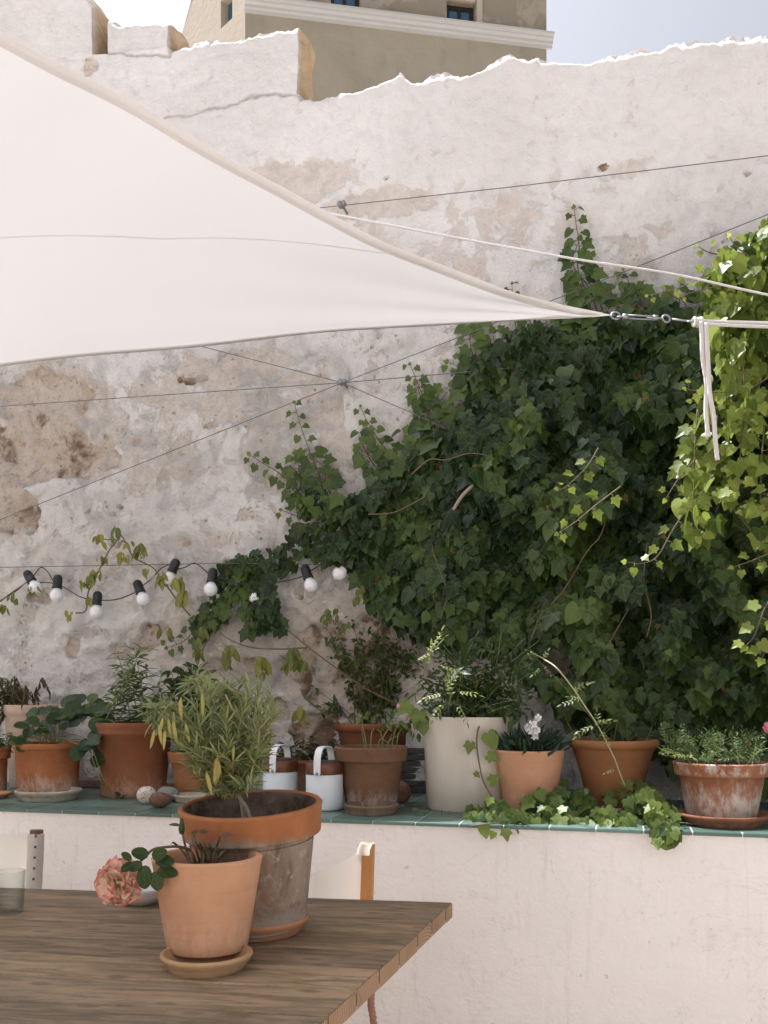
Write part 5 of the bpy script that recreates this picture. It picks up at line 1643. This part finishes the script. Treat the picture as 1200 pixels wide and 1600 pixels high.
# ------------------------------------------------------------------ folding chairs
M_OAK = simple('orange_oiled_wood', (.44, .20, .060, 1), .45, .22, 14, .0008)
M_DKWOOD = simple('dark_brown_wood', (.13, .07, .035, 1), .5, .25, 14, .0008)
kcv = NT('cream_canvas')
kcv.bsdf.inputs['Base Color'].default_value = (.84, .80, .74, 1); kcv.bsdf.inputs['Roughness'].default_value = .9
kcv.t.links.new(kcv.bump(kcv.noise(300, 2), .0005), kcv.bsdf.inputs['Normal'])
tcv = kcv.n('ShaderNodeBsdfTranslucent'); tcv.inputs[0].default_value = (.86, .79, .68, 1)
mcv = kcv.n('ShaderNodeMixShader'); mcv.inputs[0].default_value = .45
kcv.t.links.new(kcv.bsdf.outputs[0], mcv.inputs[1]); kcv.t.links.new(tcv.outputs[0], mcv.inputs[2]); kcv.t.links.new(mcv.outputs[0], kcv.out.inputs[0])
M_CANVAS = kcv.m


def chair(px, Y, ztop, label, wood, rz, lean, sag, slack, pw=.032):
    post = at(px, 1350, Y)
    Rz = Matrix.Rotation(rz, 3, 'Z')
    w = .27
    o = Vector((post.x, post.y, 0)) - Rz @ Vector((w, .23, 0))
    t = thing('director_chair', o, label, 'chair')
    q = lambda x, y, z: o + Rz @ Vector((x, y, z))
    for s in (-1, 1):
        m = MB(); m.bar(q(s * w, .23 - lean * .25, .40), q(s * w, .23 + lean * .22, ztop), .042 if pw < .04 else .028, pw, Rz @ Vector((1, 0, 0)), .004)
        m.build('post', wood, t, False)
        m = MB(); m.bar(q(s * w, -.26, .64), q(s * w, .25, .64), .05, .022, (0, 0, 1), .004); m.build('armrest', wood, t, False)
        m = MB(); m.bar(q(s * w * .98, -.22, .44), q(s * w * .98, -.22, .625), .03, .022, Rz @ Vector((1, 0, 0)), .003); m.build('arm_support', wood, t, False)
        m = MB(); m.bar(q(s * w, -.25, .44), q(s * w, .25, .44), .022, .04, (0, 0, 1), .003); m.build('seat_rail', wood, t, False)
        m = MB(); m.bar(q(s * w, -.26, .02), q(s * w, .26, .02), .03, .03, (0, 0, 1), .003); m.build('foot_rail', wood, t, False)
    for y in (-.2, .2):
        for s in (-1, 1):
            m = MB(); m.bar(q(-s * w, y + s * .012, .03), q(s * w, y + s * .012, .43), .03, .018, Rz @ Vector((0, 1, 0)), .003); m.build('leg', wood, t, False)
    m = MB(); n = 24; rows = []
    for j in range(9):
        f = j / 8; row = []
        for i in range(n + 1):
            g_ = i / n * 2 - 1
            dr = sag * (1 - abs(g_) ** 2.2)
            zt = ztop - .012 - dr * (1 - f * .6)
            z = zt + (ztop - .24 - zt) * f
            yy = .23 - lean * .25 + lean * .47 * ((z - .4) / (ztop - .4)) + (1 - g_ * g_) * slack - .024
            row.append(q(g_ * (w + .006 if slack < .05 else w - .014), yy, z))
        rows.append(row)
    m.grid(rows)
    for s in (-1, 1):     # sleeves round the posts
        cyl = []
        for k in range(13):
            a = 2 * math.pi * k / 12
            cyl.append([q(s * w + .0215 * math.copysign(abs(math.cos(a)) ** .45, math.cos(a)), .23 - lean * .25 + lean * .47 * ((z - .4) / (ztop - .4)) + .0275 * math.copysign(abs(math.sin(a)) ** .45, math.sin(a)), z) for z in ((ztop - .24, ztop - .16, ztop - .08, ztop - .014) if slack < .05 else (ztop - .035, ztop - .02, ztop + .001))])
        if slack > .05:
            for row_ in cyl:
                for qi in range(3): row_[qi] = row_[qi] + Rz @ Vector((-.010 if qi < 2 else -.002, 0, 0))
        m.grid(cyl)
    m.build('back_canvas', M_CANVAS, t)
    m = MB(); rows = []
    for j in range(7):
        rows.append([q((i / 12 * 2 - 1) * w, -.24 + .48 * j / 6, .46 - .035 * (1 - (i / 12 * 2 - 1) ** 2)) for i in range(13)])
    m.grid(rows); m.build('seat_canvas', M_CANVAS, t)
    return t, q, w


t, q, w = chair(52, 3.30, .872, "director's chair with taut white canvas studded along its post at the left", M_DKWOOD, R(-11), .10, .012, .02)
for k in range(6):
    z = .853 - k * .036
    p = q(w + .014, .23 - .025 + .047 * ((z - .4) / .472) - .028, z)
    m = MB(); m.blob(p, (.0045, .004, .0045), 10, 6); m.build('stud', M_DKWOOD, t)
t, q, w = chair(571, 3.12, .850, "director's chair with slack cream canvas and orange wooden posts behind the big pot", M_OAK, R(-11), .16, .10, .06, .046)
# plaited cord hanging by the chair
m = MB()
cp = [at(586, 1470, 2.80), at(581, 1540, 2.80), at(580, 1570, 2.80), at(584, 1600, 2.80), at(586, 1660, 2.80)]
for s in (0, 2.09, 4.19):
    P = smooth(cp, 14); m.tube([p + Vector((math.cos(s + i * .55), math.sin(s + i * .55), 0)) * .006 for i, p in enumerate(P)], .0055, 6)
tag(m.build('plaited_cord', simple('rust_and_white_cord', (.42, .22, .17, 1), .85, .5, 130, .001)), 'rust coloured plaited cord hanging beside the orange chair leg under the table end', 'cord')

#MARK ivy
# ------------------------------------------------------------------ ivy
def ivy_leaf(Lv, p, s, young=0.0, face=None, spread=.5, rnd=None, droop=.55):
    N = (face or (-WN + Vector((0, 0, .45)))) + rv(spread)
    T = Vector((0, 0, -1)) + WU * rng.uniform(-.8, .8) * droop * 1.6 - WN * rng.uniform(0, .5)
    Lv.add('ivy', p, N, T, s, rnd, young)


def runner(Lv, S, pts, v0, v1, s0, s1, gap=.045, young=.5, rad=.0035, endy=1.0):
    n = len(pts)
    W3 = [onwall(x, y, v0 + (v1 - v0) * i / (n - 1)) for i, (x, y) in enumerate(pts)]
    P = smooth(W3, 8); acc = 0; k = 0
    L_ = sum((b - a).length for a, b in zip(P[:-1], P[1:])); run_ = 0
    S.tube(P, [rad * (1 - .65 * i / len(P)) for i in range(len(P))], 5)
    for a, b in zip(P[:-1], P[1:]):
        l = (b - a).length; acc += l; run_ += l
        if acc > gap:
            acc = 0; k += 1; f = run_ / L_
            tdir = (b - a).normalized(); sd = tdir.cross(WN).normalized() * (1 if k % 2 else -1)
            s = (s0 + (s1 - s0) * f) * rng.uniform(.8, 1.2)
            p = b + sd * (.012 + .28 * s) - WN * rng.uniform(.01, .03)
            S.tube([b, p], [rad * .4, rad * .3], 4)
            N = -WN + Vector((0, 0, .35)) + rv(.4); T = sd * .8 + Vector((0, 0, -.7)) + rv(.3)
            Lv.add('ivy', p, N, T, s, None, max(0, min(1, young * (.45 + .55 * f) + rng.uniform(-.2, .25))))
    Lv.add('ivy', P[-1], -WN + rv(.3), (P[-1] - P[-3]), s1 * .7, None, endy)


ivy = thing('wall_ivy', W(1.1, VWALL - .1, LEDGE), 'broad dark green ivy covering the right half of the old wall', 'ivy')
L = Leaves(); S = MB(); DL = Leaves()
MASS = [(470, 800), (455, 772), (500, 768), (540, 775), (590, 752), (632, 728), (655, 695), (680, 668), (720, 650), (740, 620), (745, 555), (800, 520), (830, 500), (900, 496), (960, 490), (1030, 478), (1075, 490), (1110, 470), (1330, 400),
        (1330, 1230), (1160, 1225), (1050, 1190), (1000, 1160), (900, 1130), (860, 1090), (820, 1050), (800, 1010), (720, 1020), (650, 990), (600, 965), (570, 930), (555, 895), (520, 878), (470, 872), (430, 905), (446, 985), (385, 988), (372, 935), (345, 968), (322, 1000), (300, 985), (305, 958), (335, 925), (345, 880), (385, 862), (440, 850)]
SPARSE = [(735, 495), (960, 485), (965, 560), (940, 640), (820, 650), (740, 660)]
HOLE = [[(452, 880), (545, 872), (560, 925), (585, 960), (470, 975), (448, 940)], [(835, 1015), (880, 1000), (905, 1030), (880, 1060), (840, 1055)]]
NI = 0
while NI < 14000:
    x, y = rng.uniform(295, 1330), rng.uniform(400, 1230)
    if not inpoly(x, y, MASS): continue
    if any(inpoly(x, y, h_) for h_ in HOLE): continue
    sp_ = inpoly(x, y, SPARSE)
    if sp_ and rng.random() < .55: continue
    NI += 1
    thick = float(np.interp(x, [300, 500, 640, 800, 1000, 1200, 1330], [.06, .09, .16, .28, .36, .40, .42]))
    thick *= float(np.interp(y, [480, 620, 800, 1230], [.35, .7, 1.0, 1.0]))
    nzv = float(fbm(np.array(x / 62.0), np.array(y / 70.0), 3))
    surf = thick * min(1.1, max(.18, (nzv - .33) * 3.0))
    deep = rng.random()
    v_ = .035 + (surf * rng.uniform(.80, 1.08) if deep < .7 else surf * rng.uniform(.2, .8))
    big = rng.random(); mid_leaf = rng.random()
    s = (rng.uniform(.062, .092) if big < .22 else rng.uniform(.030, .058)) * (1.0 if x > 520 else .8)
    yb = float(fbm(np.array(x / 55.0 + 31), np.array(y / 60.0 + 5), 3))
    yg = max(0, rng.gauss((yb - .50) * 1.7, .16)) if deep < .7 else 0
    if y > 1000 and x > 950: yg += .32 * rng.random()
    if deep < .7 and rng.random() < .012:
        DL.add('ivy', onwall(x, y, VWALL - v_), -WN + rv(.8), Vector((0, 0, -1)) + rv(.6), s * .8)
        continue
    ivy_leaf(L, onwall(x, y, VWALL - v_), s, min(.75, yg), None, .68, rng.random() ** 1.3)
for pts, a, b in (([(925, 492), (915, 455), (903, 420), (905, 385), (900, 350), (897, 326)], .085, .03), ([(935, 492), (920, 450), (895, 412), (905, 375)], .07, .04), ([(1000, 492), (990, 462), (982, 440), (974, 422)], .06, .02),
                  ([(985, 492), (970, 455), (963, 430)], .06, .03), ([(1045, 500), (1062, 470), (1045, 462)], .075, .05), ([(1020, 500), (1000, 475), (975, 470)], .07, .05), ([(670, 672), (668, 640), (655, 605), (641, 570)], .075, .022),
                  ([(735, 650), (738, 600), (742, 560), (746, 505), (740, 500)], .085, .05), ([(750, 640), (735, 590), (720, 575), (700, 566)], .07, .035), ([(810, 640), (812, 580), (808, 530), (802, 480), (800, 444)], .08, .02),
                  ([(845, 620), (850, 570), (858, 530), (852, 496)], .08, .05), ([(880, 620), (885, 560), (890, 510)], .08, .06), ([(505, 775), (500, 745), (482, 700), (468, 660), (460, 630)], .075, .024), ([(620, 745), (612, 715), (590, 685), (572, 655), (564, 636)], .075, .022),
                  ([(475, 780), (455, 755), (430, 735), (408, 722), (390, 710)], .06, .03), ([(600, 745), (580, 720), (566, 690), (570, 665)], .07, .045), ([(490, 790), (470, 775), (450, 770)], .05, .03), ([(480, 812), (462, 806), (440, 797)], .05, .025),
                  ([(470, 760), (468, 735), (462, 710)], .06, .04), ([(700, 690), (690, 660), (680, 640), (705, 605)], .09, .07), ([(690, 680), (660, 676), (640, 672)], .08, .06), ([(945, 495), (930, 455), (915, 430), (925, 400)], .075, .04), ([(1010, 492), (1000, 470), (990, 450)], .07, .045),
                  ([(775, 645), (770, 600), (775, 560), (770, 520)], .085, .05), ([(760, 640), (755, 600), (735, 540), (738, 512)], .08, .05), ([(830, 600), (825, 550), (830, 510), (822, 490)], .08, .05), ([(910, 560), (905, 520), (912, 490)], .08, .06),
                  ([(690, 672), (676, 650), (662, 630), (650, 600)], .08, .04), ([(640, 735), (632, 715), (625, 700), (600, 690)], .08, .05), ([(610, 748), (596, 730), (578, 712), (560, 700)], .07, .05), ([(520, 778), (510, 755), (505, 730), (490, 715)], .075, .05),
                  ([(500, 790), (480, 770), (466, 745), (455, 720)], .07, .05), ([(1075, 490), (1068, 470), (1050, 455)], .08, .06), ([(870, 640), (868, 600), (872, 560)], .08, .06), ([(940, 560), (936, 530), (945, 500)], .08, .06),
                  ([(340, 960), (310, 975), (290, 1000), (262, 1012)], .05, .03), ([(355, 895), (350, 920), (338, 940)], .05, .04)):
    runner(L, S, pts, VWALL - .055, VWALL - .035, a * 1.1, b * 1.1, .024, .45)
for pts in ([(640, 738), (670, 722), (700, 718), (735, 707), (760, 708)], [(575, 805), (610, 798), (640, 788), (665, 779)], [(830, 1000), (850, 962), (884, 926), (915, 862), (935, 832), (958, 782)], [(905, 1095), (930, 1050), (948, 1012), (985, 950)],
            [(1012, 1000), (1020, 960), (1004, 905), (1012, 850)], [(1120, 700), (1126, 760), (1119, 800)], [(690, 970), (697, 930), (688, 890), (674, 862)]):
    stems_add(S, [onwall(x, y, VWALL - .24 - .0003 * (x - 560)) + rv(.012) for x, y in pts], .0032, .002)
L.build('leaves', M_IVY, ivy)
DL.build('dead_leaves', leaf_mat('dry_ivy_leaf', (.07, .045, .018, 1), (.20, .14, .05, 1), (.2, .14, .05, 1), vein=.3, rough=.8, spec=.1), ivy)
S.build('stems', M_STEM, ivy)
m_ = MB(); stems_add(m_, [onwall(740, 758, VWALL - .26), onwall(722, 775, VWALL - .27), onwall(708, 797, VWALL - .28)], .009, .007, 6)
m_.build('broken_branch', M_WOODSTEM, ivy)

# sunlit ivy hanging forward on the right
sunivy = thing('hanging_ivy', W(1.35, .5, LEDGE), 'sunlit pale green ivy hanging forward in strands at the right edge', 'ivy')
L = Leaves(); S = MB()
CL = [(1110, 410), (1130, 385), (1165, 378), (1195, 345), (1360, 300), (1360, 850), (1200, 850), (1150, 780), (1110, 845), (1075, 830), (1060, 760), (1075, 640), (1130, 600), (1118, 540), (1100, 480)]
NI = 0
while NI < 1500:
    x, y = rng.uniform(1040, 1360), rng.uniform(300, 860)
    if not inpoly(x, y, CL): continue
    if y > 560 and rng.random() > (.55 if fbm(np.array(x / 30.0), np.array(y / 90.0), 3) > .5 else .12): continue
    NI += 1
    nzv = float(fbm(np.array(x / 40.0), np.array(y / 45.0), 3))
    v_ = .32 + .28 * min(1, max(0, (nzv - .25) * 1.8)) * rng.uniform(.4, 1.05) + .0004 * (y - 330)
    ivy_leaf(L, onwall(x, y, VWALL - v_), rng.uniform(.04, .085), max(0, min(1, rng.gauss(.45, .35))), Vector((-.25, -.75, .6)) if rng.random() < .45 else Vector((-.3, -.1, .9)), .6)  # raised young share pales these leaves as if sunlit


def strand(pts, v0, v1, s0, s1, gap=.035, young=.7):
    runner(L, S, pts, v0, v1, s0, s1, gap, young, .0032)  # high young value paints the strands in their sunlit yellow


for pts, v0, v1, a, b in (([(1090, 640), (1086, 700), (1084, 760), (1082, 800), (1090, 838)], .40, .28, .06, .045), ([(1085, 720), (1062, 745), (1040, 780)], .36, .30, .05, .03), ([(1160, 560), (1165, 640), (1158, 700), (1150, 768)], .35, .26, .06, .045),
                          ([(1195, 660), (1190, 720), (1188, 790)], .35, .28, .06, .05), ([(1180, 600), (1130, 612), (1085, 610), (1072, 608)], .36, .30, .05, .03), ([(1200, 590), (1150, 620), (1110, 628), (1080, 627)], .36, .30, .05, .03),
                          ([(1070, 800), (1050, 830), (1028, 868), (1005, 880), (978, 878)], .30, .24, .05, .03), ([(935, 700), (920, 725), (905, 742), (882, 762), (872, 764)], .30, .22, .05, .03), ([(970, 760), (930, 790), (900, 815), (872, 833)], .42, .34, .06, .03),
                          ([(1230, 850), (1200, 865), (1170, 878), (1145, 886)], .30, .24, .055, .03), ([(1215, 920), (1195, 950), (1180, 990), (1165, 1010)], .20, .15, .06, .045), ([(1220, 1000), (1200, 1010), (1190, 1030)], .18, .14, .06, .05),
                          ([(1130, 420), (1100, 432), (1060, 450), (1012, 462)], .45, .40, .04, .018), ([(1150, 440), (1110, 450), (1060, 462)], .45, .40, .04, .02), ([(1140, 400), (1110, 395), (1090, 385)], .45, .40, .04, .02), ([(1170, 400), (1150, 385), (1140, 370)], .45, .4, .05, .03),
                          ([(1120, 650), (1112, 700), (1130, 730)], .34, .3, .05, .04), ([(1210, 700), (1205, 760), (1195, 800)], .3, .26, .06, .05)):
    strand(pts, v0, v1, a, b)
stems_add(S, [W(1.62, .55, LEDGE), W(1.58, .52, 1.6), W(1.60, .48, 2.4), W(1.5, .5, 3.0)], .016, .008, 7)
for p_ in ([W(1.58, .52, 1.9), onwall(1190, 650, .5), onwall(1165, 560, .42)], [W(1.6, .48, 2.4), onwall(1180, 560, .48), onwall(1130, 450, .45)], [W(1.58, .5, 1.7), onwall(1150, 800, .5), onwall(1090, 640, .42)], [W(1.58, .5, 1.6), onwall(1215, 900, .35), onwall(1215, 920, .22)]):
    stems_add(S, p_, .006, .003)
L.build('leaves', M_IVYSUN, sunivy)
S.build('stems', M_STEM, sunivy)

# ivy creeping along the front of the ledge
tr = thing('trailing_ivy', onz(850, 1285, LEDGE), 'bright ivy trailing over the tiles in front of the pots and over the ledge edge', 'ivy')
L = Leaves(); S = MB()


def tz(px, py, dz=.03, z=LEDGE):
    p = onz(px, py, z); return p + Vector((0, 0, dz))


TRAIL = [[(640, 1262), (690, 1264), (730, 1270), (790, 1284), (830, 1276), (880, 1268), (930, 1276), (980, 1278), (1030, 1285), (1062, 1288)], [(1062, 1290), (1100, 1292), (1150, 1288), (1210, 1284)], [(735, 1296), (790, 1288), (830, 1278)]]
for T_ in TRAIL:
    stems_add(S, [tz(x, y, .010) for x, y in T_], .003, .0025)
NI = 0
CLU = [(765, 1272, 32, 26, 34), (850, 1258, 34, 24, 34), (892, 1252, 34, 24, 34), (800, 1282, 44, 20, 24), (935, 1276, 26, 16, 14), (960, 1278, 26, 14, 10), (1005, 1262, 34, 26, 32), (1035, 1276, 26, 26, 28), (870, 1274, 40, 16, 18), (1040, 1300, 18, 16, 14), (740, 1280, 16, 12, 8), (985, 1240, 40, 22, 22), (870, 1235, 40, 20, 16)]
for (cx, cy, rx, ry, n) in CLU:
    for i in range(int(n * 1.5)):
        a = rng.uniform(0, 6.283); r = math.sqrt(rng.random())
        x, y = cx + rx * r * math.cos(a), cy + ry * r * math.sin(a)
        Yd = float(np.interp(cy, [1235, 1260, 1300], [3.75, 3.50, 3.30])) + rng.uniform(-.05, .08) - (x - 900) / F * 3.4 * .2475
        p = at(x, y, Yd)
        if p.z < LEDGE + .004 and WN.dot(p - P0) > -.015: p.z = LEDGE + rng.uniform(.006, .03)
        L.add('ivy', p, Vector((0, -.75, .6)) + rv(.65), Vector((rng.uniform(-.9, .9), -.5, -.7)), rng.uniform(.036, .070), None, max(0, min(1, rng.gauss(.35, .25))))
for (x, y, s, yg) in ((690, 1245, .055, .5), (702, 1250, .035, .4), (652, 1266, .05, .7), (663, 1268, .04, .8), (1110, 1265, .07, .5), (1130, 1278, .05, .5), (1175, 1262, .08, .4), (1185, 1280, .07, .4), (1165, 1290, .07, .5), (1105, 1286, .04, .6), (1095, 1288, .035, .8), (1045, 1312, .06, .6), (1030, 1305, .07, .5), (1042, 1322, .03, 1), (1036, 1326, .02, 1), (755, 1290, .05, .8), (790, 1296, .045, .7), (772, 1300, .03, .9)):
    p = at(x, y, (tz(x, min(y, 1290)).y) - .01)
    L.add('ivy', p, Vector((0, -.8, .5)) + rv(.3), Vector((rng.uniform(-.5, .5), -.3, -.8)), s, None, yg)
    if y < 1290: S.tube([p, tz(x, 1275, .006)], .0015, 4)
# the shoot bending down over the white pot
Yv = onz(733, 1270, LEDGE).y - .035
vine = [at(757, 1122, Yv + .12), at(747, 1140, Yv), at(745, 1165, Yv - .005), at(750, 1200, Yv - .01), at(757, 1225, Yv - .02), at(775, 1252, Yv - .05), at(800, 1272, Yv - .10), at(830, 1282, Yv - .14)]
stems_add(S, vine, .0034, .0022)
for (x, y, s, dx, dz) in ((724, 1128, .065, .1, -1), (768, 1112, .10, .8, -.8), (762, 1145, .075, .5, -.9), (735, 1160, .05, -.2, -1), (762, 1180, .05, 1, -.5), (765, 1222, .05, .8, .5), (656, 1112, .08, -.3, -1), (660, 1128, .06, .1, -1), (790, 1115, .06, .8, -.6), (640, 1100, .07, -.6, -.5), (772, 1255, .05, .2, -1), (742, 1207, .03, .5, -.5)):
    L.add('ivy', at(x, y, Yv - .02 + (.14 if y < 1130 else 0)), Vector((0, -.85, .4)) + rv(.25), Vector((dx, -.15, dz)), s, .9, rng.uniform(.5, .8))
L.build('leaves', M_TRAIL, tr); S.build('stems', M_STEM, tr)

# climbing shoots on the left of the wall (yellowing)
cl = thing('climbing_jasmine', W(-1.5, VWALL - .1, LEDGE), 'thin yellowing climber twisted around the bulb string on the left wall', 'climbing plant')
L = Leaves(); S = MB(); FB = MB()
VC = VWALL - .10
for pts in ([(297, 962), (275, 935), (258, 912), (240, 888), (222, 878), (207, 868), (195, 845), (186, 832), (178, 822)], [(118, 958), (134, 954), (138, 925), (150, 900), (163, 875), (172, 858), (182, 844), (165, 843), (155, 840)],
            [(190, 845), (200, 850), (205, 866)], [(300, 1100), (303, 1060), (315, 1020), (330, 990)], [(480, 1012), (440, 1014), (395, 1012), (360, 1000), (340, 985)], [(620, 1100), (570, 1075), (520, 1040), (480, 1010), (450, 985)], [(0, 940), (20, 925), (45, 908)], [(530, 1130), (500, 1110), (475, 1090)]):
    stems_add(S, [onwall(x, y, VC) for x, y in pts], .0042, .0026)
for (x, y, n, s, yg) in ((179, 828, 3, .06, .15), (156, 840, 6, .045, .6), (160, 868, 4, .05, .3), (193, 862, 7, .055, .7), (200, 850, 3, .045, .8), (214, 852, 5, .075, .2), (222, 858, 3, .06, .5), (231, 886, 4, .05, .6), (252, 898, 7, .06, .6), (278, 905, 5, .075, .5), (283, 928, 6, .07, .7), (144, 900, 9, .05, .3), (150, 890, 8, .045, .5), (130, 912, 6, .04, .3), (136, 928, 3, .05, .9), (110, 958, 4, .04, .9),
                         (258, 985, 3, .05, .2), (360, 1012, 8, .075, .4), (352, 1025, 5, .07, .5), (408, 1028, 7, .075, .5), (412, 1040, 4, .06, .4), (470, 1105, 4, .085, .5), (455, 1015, 8, .06, .1), (470, 1030, 8, .06, .1), (445, 1035, 5, .05, .2), (20, 930, 6, .04, .1), (8, 945, 7, .045, .1), (52, 915, 5, .04, .1), (318, 985, 5, .06, .1), (310, 1000, 4, .06, .1), (315, 1018, 6, .05, .2), (520, 955, 7, .04, 0), (512, 965, 6, .04, 0), (540, 975, 5, .04, 0), (555, 935, 5, .045, .1), (560, 920, 5, .04, .1)):
    for i in range(n):
        p = onwall(x + rng.uniform(-7, 7), y + rng.uniform(-6, 6), VC - rng.uniform(0, .04))
        L.add('oval', p, -WN + Vector((0, 0, .3)) + rv(.6), Vector((0, 0, -1)) + WU * rng.uniform(-.7, .7) - WN * rng.uniform(0, .4), s * rng.uniform(.75, 1.15), None, yg * rng.random() ** .5, 1.15)
for (x, y) in ((195, 868), (218, 865), (235, 895), (240, 898), (340, 1008), (345, 1012), (330, 1020), (410, 1048), (465, 880)):
    for i in range(7):
        p = onwall(x + rng.uniform(-5, 5), y + rng.uniform(-4, 4), VC - .05); FB.tube([p, p + rv(.016) + Vector((0, 0, -.012))], [.0014, .0008], 4)
L.build('leaves', M_YEL, cl); S.build('stems', M_STEM, cl); FB.build('blossom', simple('pale_blossom', (.62, .55, .40, 1), .7), cl)

# loose ceramic shards and low stones against the wall foot
m_ = MB(); p = W(uz(140, 1220, .9)[0], .83, LEDGE)
m_.box(p + Vector((0, 0, .022)), (.30, .10, .044), Matrix.Rotation(-WA + .03, 3, 'Z'), .006)
tag(m_.build('brick', simple('dusty_brick', (.20, .13, .10, 1), .9, .3, 18, .004), None, False), 'low dusty brick lying at the wall foot between strawberry pot and planter', 'brick')
